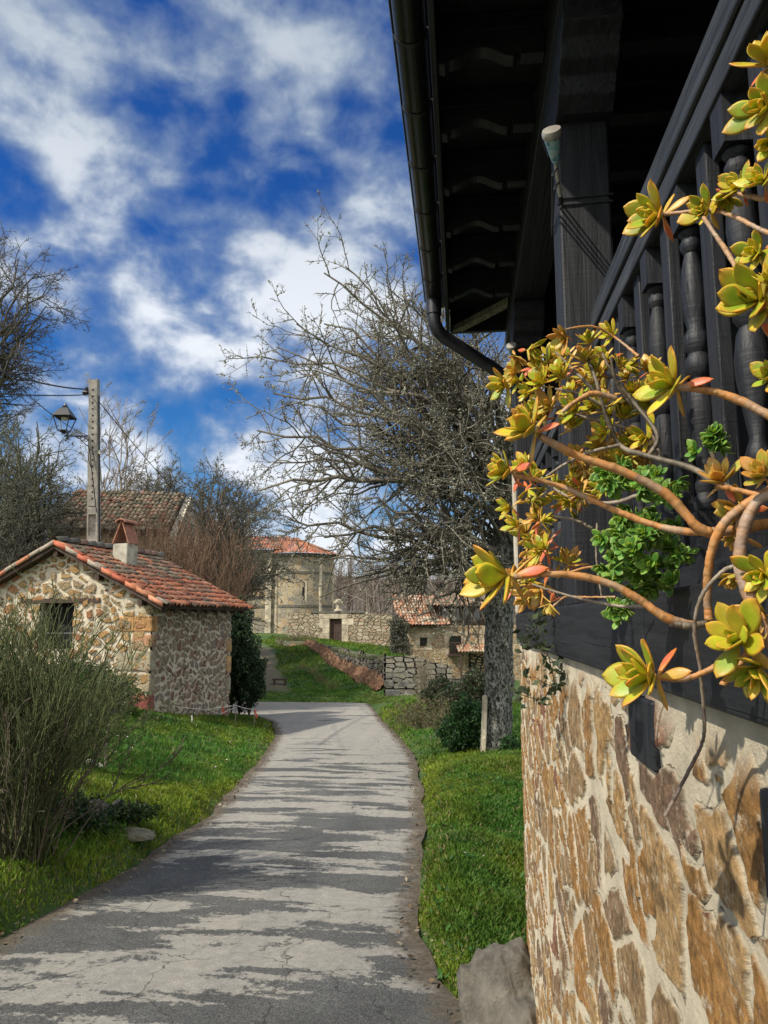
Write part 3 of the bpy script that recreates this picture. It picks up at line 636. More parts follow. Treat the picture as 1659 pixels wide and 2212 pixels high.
# timber stubs left in the masonry
for (ua, ub, va, vb) in ((1410, 1360, 1515, 1665), (1700, 1645, 1730, 1980)):
    y0, y1 = PX(ua, va, W0)[1], PX(ub, va, W0)[1]; z1, z0 = PX(ua, va, W0)[2], PX(ua, vb, W0)[2]
    MB().box(W0 - .004, W0 + .2, y0, y1, z0, z1).build('timber_stub', M['wood_z'], house, bevel=.006)
# gutter: half round channel with clips
g_ = MB(); GXc, GZc, GR = -.160, 4.155, .060
def arcpts(cx, cz, r, a0, a1, k_): return [(cx + r * math.cos(a0 + (a1 - a0) * i / k_), cz + r * math.sin(a0 + (a1 - a0) * i / k_)) for i in range(k_ + 1)]
outer = arcpts(GXc, GZc, GR, math.pi, 2 * math.pi, 14); inner = arcpts(GXc, GZc, GR - .004, 2 * math.pi, math.pi, 14)
g_.prism([(x, -1.2, z) for x, z in outer + inner], (0, 5.95, 0)); gut = g_.build('gutter', M['gutter'], house, smooth=True)
MB().tube([(GXc - GR, -1.2, GZc), (GXc - GR, 4.75, GZc)], .009, 8).build('gutter_bead', M['gutter'], gut, smooth=True)
for y in [.9, 1.28, 1.66, 2.04, 2.42, 2.8, 3.18, 3.57, 3.96, 4.35]:
    m = MB(); o1 = arcpts(GXc, GZc, GR + .004, math.pi * .98, 2 * math.pi, 14); i1 = arcpts(GXc, GZc, GR, 2 * math.pi, math.pi * .98, 14)
    m.prism([(x, y, z) for x, z in o1 + i1], (0, .022, 0)); m.box(GXc + GR - .002, -.086, y, y + .022, GZc - .004, GZc + .006); m.build('gutter_clip', M['iron'], gut)
MB().tube([(GXc, 4.62, GZc - GR + .01), (GXc, 4.62, 3.98), (GXc + .005, 4.62, 3.93), (GXc + .03, 4.635, 3.885), (GXc + .06, 4.66, 3.86), (.24, 4.78, 3.66), (.33, 4.80, 3.60), (.40, 4.80, 3.52), (.42, 4.80, 3.3), (.42, 4.80, -.2)], .043, 14).build('downpipe', M['pipe'], house, smooth=True)
MB().tube([(GXc, 4.62, GZc - GR - .01), (GXc, 4.62, 4.0)], .050, 14).build('outlet_collar', M['pipe'], house, smooth=True)
# ------------------------------------------------------------ solar torches tied to the posts
def mosaic_mat():
    m, t, b, o = mat('glass_mosaic', .15); c = obj_co(t)
    v = t.n('ShaderNodeTexVoronoi', Scale=75, Vector=c); e = t.n('ShaderNodeTexVoronoi', _feature='DISTANCE_TO_EDGE', Scale=75, Vector=c)
    s = t.n('ShaderNodeSeparateColor', Color=v.outputs['Color']).outputs[0]
    cc = t.ramp(s, [(0, (.05, .22, .3)), (.3, (.16, .42, .46)), (.55, (.02, .06, .25)), (.7, (.1, .3, .45)), (.85, (.3, .5, .5))], 'CONSTANT')
    t.put(b.inputs['Base Color'], t.mix(t.ss(e.outputs[0], .04, .09), (.42, .42, .38), cc)); bump(t, b, e.outputs[0], .4, .004); return m
M['mosaic'] = mosaic_mat()
def torch(base, top, s, label):
    base, top = np.array(base), np.array(top); ax = top - base; L = np.linalg.norm(ax); ax /= L
    th = thing('solar_torch', base, label, 'garden lamp', 'solar torches tied to the balcony posts')
    MB().lathe(base, [(.0075, 0), (.0075, .05 * L * 2)], 10, ax).build('plastic_foot', M['iron'], th)
    MB().lathe(base + ax * .1 * L, [(.0065, 0), (.0065, .50 * L)], 12, ax).build('tube', M['steel'], th, smooth=True)
    MB().lathe(base + ax * .55 * L, [(.010, 0), (.013, .04 * L), (.025, .30 * L), (.026, .33 * L)], 20, ax).build('mosaic_cup', M['mosaic'], th, smooth=True)
    MB().lathe(base + ax * .86 * L, [(.027, 0), (.029, .004), (.029, .06 * L), (.026, .09 * L), (.014, .10 * L), (.0, .102 * L)], 24, ax).build('cap', M['steel'], th, smooth=True)
    for k in (.26, .44):
        q = base + ax * L * k; y0 = 2.27 if base[1] < 3 else 4.44; e_ = .004
        MB().tube([q + (-.012, 0, -.01), q + (0, -.013, 0), (W0 - e_, y0 - e_, q[2] + .03), (W0 + .165 + e_, y0 - e_, q[2] + .035), (W0 + .165 + e_, y0 + .165 + e_, q[2] + .03), (W0 - e_, y0 + .165 + e_, q[2] + .02), q + (-.012, .008, -.008)], .0035, 6).build('cable_tie', M['cable'], th)
torch(PX(1212, 440, W0 - .012), PX(1190, 270, W0 - .06), 1, 'solar torch with blue mosaic cup tied to the near balcony post')
torch(PX(1113, 800, W0 - .02), PX(1104, 742, W0 - .05), 1, 'small solar torch tied to the far corner post by the downpipe')

# ------------------------------------------------------------ rocks
def rock(name, c, s, m, label=None, cat=None, seed=0, sub=4, rough=.3, parent=None, flat=None, rz=0, group=None):
    import bmesh
    bm = bmesh.new(); bmesh.ops.create_icosphere(bm, subdivisions=sub, radius=1.); r_ = np.random.default_rng(seed)
    planes = [(v / np.linalg.norm(v), r_.uniform(.55, .9)) for v in r_.normal(0, 1, (11, 3))]
    from mathutils import noise as mn
    for v in bm.verts:
        p_ = np.array(v.co)
        for nn, dd in planes:
            k = p_ @ nn
            if k > dd: p_ = p_ - nn * (k - dd) * .85
        q = Vector(tuple(p_ * 1.7 + seed)); f_ = 1 + rough * .45 * mn.fractal(q, 1., 2.1, 5)
        v.co = Vector(tuple(p_ * f_))
    for v in bm.verts: v.co = Vector((v.co.x * s[0], v.co.y * s[1], v.co.z * s[2]))
    me = bpy.data.meshes.new(name); bm.to_mesh(me); bm.free(); me.materials.append(m)
    me.polygons.foreach_set('use_smooth', np.ones(len(me.polygons), bool))
    o = bpy.data.objects.new(name, me); COL.objects.link(o); o.location = tuple(c); o.rotation_euler = (0, 0, rz)
    if label: tag(o, label, cat, group)
    return o
rock('boulder', (.19, 4.42, -.22), (.33, .50, .42), M['rock'], 'large sloping grey boulder against the foot of the house corner', 'boulder', 5, 6, .45)
rock('flat_rock', (.10, 3.98, -.26), (.34, .55, .20), M['rock'], 'low flat grey rock in front of the sloping boulder beside the lane', 'rock', 12, 6, .8)

# ------------------------------------------------------------ stone hut
HA = R(10); e1 = np.array([-math.cos(HA), math.sin(HA), 0]); e2 = np.array([math.sin(HA), math.cos(HA), 0]); ez = np.array([0, 0, 1.])
H0 = D(318, 1540, 18)
hut = thing('stone_hut', H0, 'small rubble stone hut with orange tiled gable roof beside the lane', 'hut')
def HP(s, t_, z): return H0 + e1 * s + e2 * t_ + ez * z
SR, ZRG = 2.75, 4.2; SW = 5.5; LEN = 4.15; slope = (4.2 - 2.62) / (2.75 + .45)
def roofz(s): return ZRG - abs(s - SR) * slope
win = (2.25, 3.32, 1.45, 2.68)
def gclip(c):
    d = c - H0; s = d @ e1; z = d[:, 2]
    return (z < ZRG - .13 - np.abs(s - SR) * slope) & ~((s > win[0]) & (s < win[1]) & (z > win[2]) & (z < win[3]))
wall_grid('gable_wall', HP(SW, 0, -.9), -e1 * SW, ez * 5.1, 260, 240, M['hut_gable'], hut, (0, -.9), clip=gclip)
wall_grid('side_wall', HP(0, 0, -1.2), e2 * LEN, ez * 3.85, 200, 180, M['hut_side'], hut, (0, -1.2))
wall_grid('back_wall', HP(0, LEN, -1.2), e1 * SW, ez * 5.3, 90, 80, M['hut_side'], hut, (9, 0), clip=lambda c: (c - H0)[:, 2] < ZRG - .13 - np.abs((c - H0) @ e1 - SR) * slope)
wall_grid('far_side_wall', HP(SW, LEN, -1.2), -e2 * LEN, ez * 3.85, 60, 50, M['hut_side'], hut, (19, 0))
for i, (z0, z1, lg, m_) in enumerate([(-.1, .42, .62, 'red_quoin'), (.48, .93, .62, 'quoin'), (.99, 1.5, 1.0, 'quoin'), (1.57, 1.88, .55, 'quoin'), (1.95, 2.33, .95, 'quoin'), (2.38, 2.60, .34, 'quoin')]):
    o_ = HP(-.045, -.045, z0); m = MB().obox(o_, e1 * lg, e2 * .27, ez * (z1 - z0))
    m.build('quoin', M[m_], hut, bevel=.035)
for z0, z1 in [(.2, .55), (.7, 1.2), (1.3, 1.7)]:
    MB().obox(HP(-.045, LEN - .25, z0), e1 * .4, e2 * .3, ez * (z1 - z0)).build('quoin', M['quoin'], hut, bevel=.03)
# window: lintel, reveal, bars
wf = MB()
for a, b_, c_, d_ in ((win[0] - .0, win[0] + .05, win[2], win[3]), (win[1] - .05, win[1], win[2], win[3]), (win[0] + .05, win[1] - .05, win[2], win[2] + .05)):
    wf.obox(HP(a, .02, c_), e1 * (b_ - a), e2 * .3, ez * (d_ - c_))
wo = wf.build('window', M['greywood'], hut)
MB().obox(HP(win[0] - .75, -.05, win[3] - .01), e1 * (win[1] - win[0] + 1.35), e2 * .3, ez * .12).build('lintel', M['brownwood'], wo, bevel=.01)
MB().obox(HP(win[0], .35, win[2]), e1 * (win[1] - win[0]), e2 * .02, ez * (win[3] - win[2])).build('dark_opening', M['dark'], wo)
wb = MB()
for k in range(1, 4): wb.tube([HP(win[0] + .05 + k * .24, .1, win[2]), HP(win[0] + .05 + k * .24, .1, win[3])], .012, 6)
wb.tube([HP(win[0], .1, win[2] + .45), HP(win[1], .1, win[2] + .45)], .014, 6); wb.build('window_bars', M['iron'], wo)
# roof deck, verge tiles, tiles
rf0, rf1 = -.3, LEN + .3
deck = MB().prism([HP(-.42, rf0, roofz(-.42) - .12), HP(SR, rf0, ZRG - .12), HP(SW + .42, rf0, roofz(SW + .42) - .12), HP(SW + .42, rf0, roofz(SW + .42) - .04), HP(SR, rf0, ZRG - .04), HP(-.42, rf0, roofz(-.42) - .04)], e2 * (rf1 - rf0)).build('roof_deck', M['brownwood'], hut)
for k in range(9):
    t_ = rf0 + .2 + k * (rf1 - rf0 - .5) / 8
    MB().obox(HP(-.40, t_, roofz(-.4) - .24), e1 * .8 + ez * slope * .8, e2 * .09, ez * .1).build('rafter_end', M['brownwood'], hut)
for s_ in (SR - .06, .12, 1.4): MB().obox(HP(s_, rf0 + .03, roofz(s_) - .30), e1 * .12, e2 * .5, ez * .14).build('purlin_end', M['brownwood'], hut)
OR = [(.38, .14, .08), (.44, .17, .09), (.33, .125, .075), (.24, .13, .09), (.40, .20, .125), (.19, .135, .10)]
def hutcol(c, u_, v_, r_):
    k = r_.random(); m_ = .55 + .5 * math.sin(u_ * 7 + v_ * 4)
    if v_ < .45 and k < .65 * (1 - v_): return np.array((.21, .17, .12)) * r_.uniform(.7, 1.3)
    return c
tiles('roof_tiles', HP(SR, rf0 + .14, ZRG + .0), e2 * (rf1 - rf0 - .14), -e1 * (SR + .5) - ez * slope * (SR + .5), 28, 12, M['tile'], hut, OR[0], .18, OR, seed=3, colf=hutcol, rise=.42)
tiles('roof_tiles', HP(SR, rf0 + .14, ZRG + .0), e2 * (rf1 - rf0 - .14), e1 * (SR + .5) - ez * slope * (SR + .5), 24, 10, M['tile'], hut, OR[0], .18, OR, seed=5, rise=.42)
VO = [(.44, .16, .09), (.5, .22, .13), (.34, .28, .22), (.42, .12, .07), (.46, .2, .11)]
for sg in (-1, 1):
    P_ = HP(SR, rf0 - .02, ZRG + .02)
    tiles('verge_tiles', P_, e2 * .19, e1 * sg * (SR + .5) - ez * slope * (SR + .5), 1, 9, M['tile'], hut, VO[0], .12, VO, seed=8 + sg, rise=.34, jit=.01)
    Vv = MB().obox(HP(SR, rf0 - .02, ZRG - .14), e1 * sg * (SR + .46) - ez * slope * (SR + .46), e2 * .03, ez * .10).build('barge_board', M['brownwood'], hut)
for sg in (-1, 1):
    r9 = np.random.default_rng(70 + sg); m = MB(); sl_ = e1 * sg * (SR + .50) - ez * slope * (SR + .50)
    Vv, Fv, Cv = [], [], []
    for k in range(9):
        a = HP(SR, rf0 - .075 + r9.uniform(-.012, .012), ZRG - .035 + .015 * (k % 2)) + sl_ * (k / 9); b0 = len(Vv); vv = sl_ / 9 * 1.06; c0 = np.array(VO[r9.integers(0, 5)]) * r9.uniform(.85, 1.15)
        for i_ in (0, 1):
            for j_ in (0, 1):
                for k_ in (0, 1): Vv.append(a + vv * i_ + e2 * .05 * j_ + ez * .115 * k_); Cv.append(c0)
        Fv += [tuple(b0 + q for q in f_) for f_ in ((0, 1, 3, 2), (4, 6, 7, 5), (0, 4, 5, 1), (2, 3, 7, 6), (0, 2, 6, 4), (1, 5, 7, 3))]
    mk('verge_tiles', np.array(Vv), np.array(Fv), M['tile'], hut, col=np.array(Cv))
tiles('ridge_tiles', HP(SR + .13, rf0 - .05, ZRG + .05), -e1 * .26, e2 * (rf1 - rf0 + .1), 1, 13, M['tile'], hut, (.2, .17, .13), .25, [(.19, .17, .13), (.26, .16, .11), (.15, .14, .11)], seed=10, rise=.5, jit=.03)
ch = MB(); cb = HP(1.75, 1.55, 0)
cb_ = HP(1.62, 1.2, 3.2)
chim = MB().obox(cb_ + e1 * .03, e1 * .46, e2 * .5, ez * 1.12).build('chimney', M['chimney'], hut, bevel=.02)
# little tent of two tiles with a cap over the chimney
ctop = cb_ + ez * 1.125
for sg in (0, 1):
    base_ = ctop + e1 * (.02 if sg == 0 else .50); apex = ctop + e1 * .26 + ez * .62
    off_ = e1 * (-.035 if sg == 0 else .035)
    MB().prism([base_ + off_, apex + off_ * .6 + ez * .02, apex - off_ * .1, base_ + off_ * -.1], e2 * .5).build('tent_tile', M['clay'], chim)
oc = [ctop + e1 * (.26 + .17 * math.cos(a)) + ez * (.58 + .11 * math.sin(a)) - e2 * .06 for a in np.linspace(0, math.pi, 9)] + [ctop + e1 * (.26 + .13 * math.cos(a)) + ez * (.575 + .075 * math.sin(a)) - e2 * .06 for a in np.linspace(math.pi, 0, 9)]
MB().prism(oc, e2 * .62).build('cap_tile', M['clay'], chim)

# ------------------------------------------------------------ utility pole, lamp, wires
pb = D(203, 1500, 22); pt = D(204, 820, 22); pb[2] = gz(pb[0], pb[1]) - .3; pt[0], pt[1] = pt[0], pt[1]
pole = thing('utility_pole', pb, 'tall grey concrete utility pole with recessed panels behind the stone hut', 'utility pole')
ax_ = (pt - pb); LP = np.linalg.norm(ax_)
def pole_pt(k, dx=0, dy=0): return pb + ax_ * k + rt * dx + fh * dy
pm_ = MB(); W_b, W_t = .20, .125
for s_ in (-1, 1):     # two flanges and a web with panels between
    pm_.add([pole_pt(0, s_ * W_b, -.16), pole_pt(0, s_ * (W_b - .05), -.16), pole_pt(0, s_ * (W_b - .05), .16), pole_pt(0, s_ * W_b, .16),
             pole_pt(1, s_ * W_t, -.1), pole_pt(1, s_ * (W_t - .035), -.1), pole_pt(1, s_ * (W_t - .035), .1), pole_pt(1, s_ * W_t, .1)],
            [(0, 1, 2, 3), (4, 5, 6, 7), (0, 1, 5, 4), (1, 2, 6, 5), (2, 3, 7, 6), (3, 0, 4, 7)])
pm_.add([pole_pt(0, -W_b + .02, -.06), pole_pt(0, W_b - .02, -.06), pole_pt(0, W_b - .02, .06), pole_pt(0, -W_b + .02, .06),
         pole_pt(1, -W_t + .02, -.04), pole_pt(1, W_t - .02, -.04), pole_pt(1, W_t - .02, .04), pole_pt(1, -W_t + .02, .04)],
        [(0, 1, 2, 3), (4, 5, 6, 7), (0, 1, 5, 4), (1, 2, 6, 5), (2, 3, 7, 6), (3, 0, 4, 7)])
for k in [i * .085 for i in range(1, 8)]:
    wv = W_b + (W_t - W_b) * k - .04
    a = pole_pt(k, -wv, -.155 + .05 * k); pm_.obox(a, rt * 2 * wv, fh * .25, ax_ / LP * .22)
a = pole_pt(.62, -W_t - .0, -.12); pm_.obox(pole_pt(.62, -.12, -.122), rt * .24, fh * .22, ax_ * .375)
pm_.build('shaft', M['concrete'], pole)
hm = MB()
for k in range(18): hm.obox(pole_pt(.64 + k * .019, -.02, -.127), rt * .045, fh * .01, ax_ / LP * .05)
hm.build('step_holes', M['dark'], pole)
ins = pole_pt(.955, -.22, -.05)
MB().obox(ins, rt * .25, fh * .08, ez * .06).tube([ins + ez * .02, ins + ez * .2], .05, 8).tube([ins + rt * -.1 + ez * .05, ins + rt * .05 + ez * .05], .06, 8).build('insulator_bracket', M['iron'], pole)
MB().tube([pole_pt(.8, -.15, -.16), pole_pt(.79, .02, -.2), pole_pt(.75, .1, -.2), pole_pt(.73, 0, -.2), pole_pt(.76, -.1, -.2), pole_pt(.79, -.05, -.22), pole_pt(.74, .0, -.22), pole_pt(.6, .16, -.2)], .014, 6).build('cable_coil', M['cable'], pole)
MB().obox(pole_pt(.775, .15, -.1), rt * .07, fh * .1, ez * .12).build('junction_box', M['white_rock'], pole)
MB().tube([pole_pt(.0, .24, -.05), pole_pt(.95, .16, -.05)], .018, 6).build('conduit', M['cable'], pole)
MB().tube([pole_pt(.0, .26, -.12), pole_pt(.28, .235, -.12)], .04, 8).build('conduit_guard', M['concrete'], pole)
# lantern on a scrolled bracket
lp = D(146, 938, 22 - .2)
lamp = thing('street_lamp', lp, 'black four-sided lantern on a scrolled iron bracket fixed to the utility pole', 'street lamp')
pa = D(191, 942, 21.9)
br = MB(); br.tube([lp + ez * -.05 - rt * .08, pa], .022, 6); br.tube([lp + ez * -.16, lp + ez * .05], .03, 6)
br.tube([lp + ez * -.07, lp + rt * .2 - ez * .06, lp + rt * .38 - ez * .14, lp + rt * .6 - ez * .36 ], .016, 6)
for cx, cz, r_ in ((.34, -.1, .055), (.46, -.13, .08), (.56, -.17, .085)):
    br.tube([lp + rt * (cx + r_ * (1 - a / 22) * math.cos(a * .7)) + ez * (cz + r_ * (1 - a / 22) * math.sin(a * .7)) for a in range(14)], .011, 5)
br.build('bracket', M['iron'], lamp)
def quadring(z, hw, c=lp): return [c + rt * (sx * hw) + fh * (sy * hw) + ez * z for sx, sy in ((-1, -1), (1, -1), (1, 1), (-1, 1))]
lc = lp - rt * .12
cage = MB(); lo, hi = quadring(.1, .13, lc), quadring(.52, .24, lc)
for i in range(4):
    cage.tube([lo[i], hi[i]], .016, 5); cage.tube([lo[i], lo[(i + 1) % 4]], .016, 5); cage.tube([hi[i], hi[(i + 1) % 4]], .02, 5)
cage.lathe(lc, [(.05, .02), (.1, .1)], 8); cage.build('cage', M['iron'], lamp)
hood = MB(); r0, r1, r2 = quadring(.52, .27, lc), quadring(.76, .12, lc), quadring(.80, .09, lc)
hood.add(r0 + r1 + r2, [(0, 1, 2, 3)] + [(i, (i + 1) % 4, 4 + (i + 1) % 4, 4 + i) for i in range(4)] + [(4 + i, 4 + (i + 1) % 4, 8 + (i + 1) % 4, 8 + i) for i in range(4)] + [(8, 9, 10, 11)])
hood.lathe(lc, [(.08, .8), (.09, .84), (.05, .87), (.03, .93), (.0, .95)], 8); hood.build('hood', M['iron'], lamp)
MB().lathe(lc, [(.06, .42), (.1, .47), (.1, .51)], 10).build('bulb_housing', M['white_rock'], lamp)
def wire(name, a, b, sag, label, rad=.02):
    a, b = np.array(a), np.array(b); pts = [a + (b - a) * t_ - ez * sag * 4 * t_ * (1 - t_) for t_ in np.linspace(0, 1, 22)]
    o = MB().tube(pts, rad, 5).build(name, M['cable']); tag(o, label, 'cable')
wire('overhead_cable', ins + ez * .15, D(-60, 780, 14), .12, 'upper thick black overhead cable from the pole top to the left', .022)
wire('overhead_cable', ins - ez * .02, D(-60, 846, 16), .05, 'level black overhead cable just below the top cable, left of the pole', .017)
wire('overhead_cable', pole_pt(.83, -.16, -.1), D(40, 835, 13), .1, 'thin lower cable rising left past the lantern', .009)
wire('overhead_cable', pole_pt(.935, .13, 0), D(560, 1210, 60), .8, 'thin service wire sloping down right from the pole', .014)

# ------------------------------------------------------------ church behind the yard wall
def at(u, v, d): return D(u, v, d)
def upz(p, z): q = np.array(p, float).copy(); q[2] = z; return q
church = thing('church', D(640, 1370, 67), 'ochre stone church with rounded apse and orange tiled roof behind the yard wall', 'church')
CD = 66.0; sc_ = CD / F
zc = lambda v, d=CD: float(D(660, v, d)[2])
ctr = D(652, 1345, CD + 2.9); ctr[2] = 0; RA = 2.85
def apse_curve(R_, z0, z1, a0=-100, a1=100):
    def f(V, S, T):
        an = np.radians(a0 + (a1 - a0) * S); fx = -fh
        P = ctr + R_ * (np.cos(an)[..., None] * fx + np.sin(an)[..., None] * rt); P = P.copy(); P[..., 2] = z0 + (z1 - z0) * T; return P
    return f
ztop, zb = zc(1197), .2
wall_grid('apse_wall', (0, 0, 0), (10.0, 0, 0), (0, 0, ztop - zb), 200, 160, M['church'], church, (0, 0), curve=apse_curve(RA, zb, ztop))
sl0 = ctr - rt * (RA * .72 + 8.5) - fh * (RA * .60); sl0[2] = zb; zt2 = zc(1188)
wall_grid('nave_wall', sl0, rt * 8.5, (0, 0, zt2 - zb), 130, 160, M['church'], church, (14, 0))
def ring(z, R_, hh, name, m_, a0=-100, a1=100):
    m = MB(); k = 30
    for i in range(k):
        q = [np.radians(a0 + (a1 - a0) * (i + e) / k) for e in (0, 1)]
        P = [ctr + r__ * (math.cos(a) * -fh + math.sin(a) * rt) + ez * zz_ for a in q for r__ in (R_, R_ - .4) for zz_ in (z, z + hh)]
        m.add(P, [(0, 1, 5, 4), (2, 6, 7, 3), (1, 3, 7, 5), (0, 4, 6, 2)])
    return m.build(name, m_, church)
M['dark_stone'] = simple('weathered_cornice', (.12, .11, .09), .9, .4, 8, .6)
for v in (1237, 1311): ring(zc(v), RA + .12, .2, 'string_course', M['dark_stone'])
ring(ztop - .1, RA + .3, .28, 'cornice', M['dark_stone'])
for v in (1237, 1311): MB().obox(upz(sl0 - fh * .1, zc(v)), rt * 8.5, fh * .2, ez * .18).build('string_course', M['dark_stone'], church)
MB().obox(upz(sl0 - fh * .3, zt2 - .05), rt * 8.6, fh * .5, ez * .25).build('cornice', M['dark_stone'], church)
for an in (-46, 40, 78):
    a = R(an); p_ = ctr + (RA + .05) * (math.cos(a) * -fh + math.sin(a) * rt); MB().lathe(upz(p_, zb), [(.17, 0), (.17, ztop - zb - .2)], 10).build('pilaster', M['ashlar'], church, smooth=True)
for i in range(3):
    MB().obox(upz(sl0 + rt * (2.6 * i + 2.2) - fh * .22, zb), rt * .55, fh * .3, ez * (zt2 - zb)).build('buttress', M['ashlar'], church, bevel=.03)
# slit window of the apse
a = R(8); p_ = ctr + (RA + .02) * (math.cos(a) * -fh + math.sin(a) * rt)
wv_ = MB().obox(upz(p_ - rt * .3, zc(1300)), rt * .6, fh * .3, ez * 2.0).build('window', M['ashlar'], church)
MB().obox(upz(p_ - rt * .11 - fh * .03, zc(1296)), rt * .22, fh * .3, ez * 1.6).build('pane', M['dark'], wv_)
# half cone roof with radial tiles and nave roof
apx = ctr - rt * .9; apx[2] = zc(1152); V = []; Fc = []; Cc = []; k = 0; r_ = np.random.default_rng(2)
for i in range(34):
    a0, a1 = (R(-110 + 220 * j / 34) for j in (i, i + 1))
    for j in range(9):
        t0, t1 = j / 9, (j + 1.25) / 9
        for (a, b_) in ((a0, a1),):
            pts = []
            for t_ in (t0, t1):
                for q in (0, .5, 1):
                    an = a + (b_ - a) * q; rim = ctr + (RA + .65) * (math.cos(an) * -fh + math.sin(an) * rt); rim[2] = ztop + .12
                    pts.append(apx * (1 - t_) + rim * t_ + ez * ((.13 if q == .5 else 0) + (.05 if t_ == t1 else 0)))
            V += pts; Fc += [(k, k + 1, k + 4, k + 3), (k + 1, k + 2, k + 5, k + 4)]
            c0 = np.array(OR[r_.integers(0, 5)]) * r_.uniform(.7, 1.15); Cc += [c0] * 6; k += 6
mk('apse_roof', np.array(V), np.array(Fc), M['tile'], church, col=np.array(Cc))
rl = upz(sl0 - fh * .5, zt2 + .15); rh = upz(sl0 + fh * 3.0, zc(1145))
tiles('nave_roof', rh, rt * 9.2, (rl - rh), 36, 9, M['tile'], church, OR[0], .3, OR + [(.22, .15, .1)], seed=21, rise=.5)
MB().prism([upz(sl0, zb), upz(sl0 + fh * 6, zb), upz(sl0 + fh * 6, zt2), upz(sl0 + fh * 3, zc(1150)), upz(sl0, zt2)], rt * .3).build('end_gable', M['church'], church)
# ------------------------------------------------------------ yard wall with the door
YD = 61.5
yard = thing('yard_wall', D(720, 1390, YD), 'pale rubble yard wall with a brown door below the church', 'wall')
wA, wB = D(622, 1345, YD + 1), D(845, 1345, YD - .5); wdir = wB - wA; wdir[2] = 0; LW = np.linalg.norm(wdir); wu = wdir / LW; wn = np.cross(wu, ez)
def YP(u): 
    q = ray(u, 1345); t = ((wA - CAM) @ wn) / (q @ wn); P = CAM + q * t; return (P - wA) @ wu
zt_y = float(D(720, 1324, YD)[2]); zb_y = -1.0
dx0, dx1 = YP(712), YP(739); dzb, dzt = float(D(724, 1385, YD)[2]), float(D(724, 1337, YD)[2])
def ytop(s): return zt_y + .12 * np.sin(s * 1.3) * (s > dx1 + 1) - .25 * (s > dx1 + 5)
def yclip(c):
    s = (c - wA) @ wu; z = c[:, 2]; return ~((s > dx0) & (s < dx1) & (z > dzb) & (z < dzt)) & (z < ytop(s))
wall_grid('masonry', upz(wA, zb_y), wu * LW, ez * (zt_y + .3 - zb_y), 260, 110, M['yard'], yard, clip=yclip)
MB().obox(upz(wA - wn * .30, zb_y), wu * LW, -wn * .45, ez * (zt_y - .25 - zb_y)).build('wall_core', M['ashlar'], yard)
cap = MB()
s = YP(672)
while s < YP(772): l_ = random.uniform(.6, 1.1); cap.obox(upz(wA + wu * s + wn * .14, zt_y - .02), wu * (l_ - .03), -wn * .6, ez * .16); s += l_
cap.build('coping', M['dark_stone'], yard, bevel=.02)
for nm, s0, s1, z0, z1 in (('jamb', dx0 - .85, dx0, dzt - .75, dzt), ('jamb', dx0 - .55, dx0, dzb + .62, dzt - .77), ('jamb', dx0 - .8, dx0, dzb - .1, dzb + .60), ('jamb', dx1, dx1 + 1.0, dzt - .5, dzt), ('jamb', dx1, dx1 + .55, dzb - .1, dzt - .52),
                           ('door_lintel', dx0 - .9, dx1 + .5, dzt + .02, dzt + .62)):
    MB().obox(upz(wA + wu * s0 + wn * .09, z0), wu * (s1 - s0), -wn * .4, ez * (z1 - z0)).build(nm, M['ashlar'], yard, bevel=.02)
dr = MB().obox(upz(wA + wu * dx0 - wn * .22, dzb), wu * (dx1 - dx0), -wn * .06, ez * (dzt - dzb)).build('door', M['brownwood'], yard)
for i in range(3):
    for j in range(2):
        MB().obox(upz(wA + wu * (dx0 + .07 + j * (dx1 - dx0) / 2) - wn * .2, dzb + .1 + i * .6), wu * ((dx1 - dx0) / 2 - .14), -wn * .03, ez * .48).build('door_panel', M['brownwood'], dr)
MB().obox(upz(wA + wu * (dx0 - .3) + wn * .5, dzb - .5), wu * (dx1 - dx0 + .6), -wn * .7, ez * .5).build('doorstep', M['dark_stone'], yard, bevel=.02)
fin = MB(); fb = upz(wA + wu * YP(730) - wn * .1, zt_y + .14)
fin.lathe(fb, [(.36, 0), (.34, .12), (.2, .2), (.15, .5), (.22, .62), (.3, .74), (.26, .95), (.1, 1.02), (.0, 1.04)], 10); fin.obox(fb + ez * .66 - wu * .38 - wn * .1, wu * .76, wn * .2, ez * .2)
fin.build('finial', M['ashlar'], yard)
# ------------------------------------------------------------ dry stone retaining wall and pillar
ret = thing('retaining_wall', D(760, 1440, 40), 'dark dry stone retaining wall running down the bank above the red netting', 'wall')
rp = [((598, 1386, 58), 1393), ((640, 1388, 53), 1404), ((700, 1398, 46), 1422), ((760, 1412, 40.5), 1456), ((838, 1424, 34.5), 1500)]
pos = [D(*a[0]) for a in rp]; zbs = [float(D(a[0][0], a[1] + 12, a[0][2])[2]) - .3 for a in rp]; zts = [p[2] for p in pos]
cum = np.concatenate([[0], np.cumsum([np.linalg.norm((pos[i + 1] - pos[i])[:2]) for i in range(4)])]); LR = cum[-1]
def rcurve(V, S, T):
    s = S * LR; x = np.interp(s, cum, [p[0] for p in pos]); y = np.interp(s, cum, [p[1] for p in pos]); b_ = np.interp(s, cum, zbs); t_ = np.interp(s, cum, zts) + .12 * np.round(3 * vnoise(s, s * 0, .9, 41))
    return np.stack([x, y, b_ + (t_ - b_) * T], -1)
wall_grid('masonry', (0, 0, 0), (LR, 0, 0), (0, 0, 2.0), 520, 70, M['drystone'], ret, curve=rcurve)
cw = MB(); s = 0
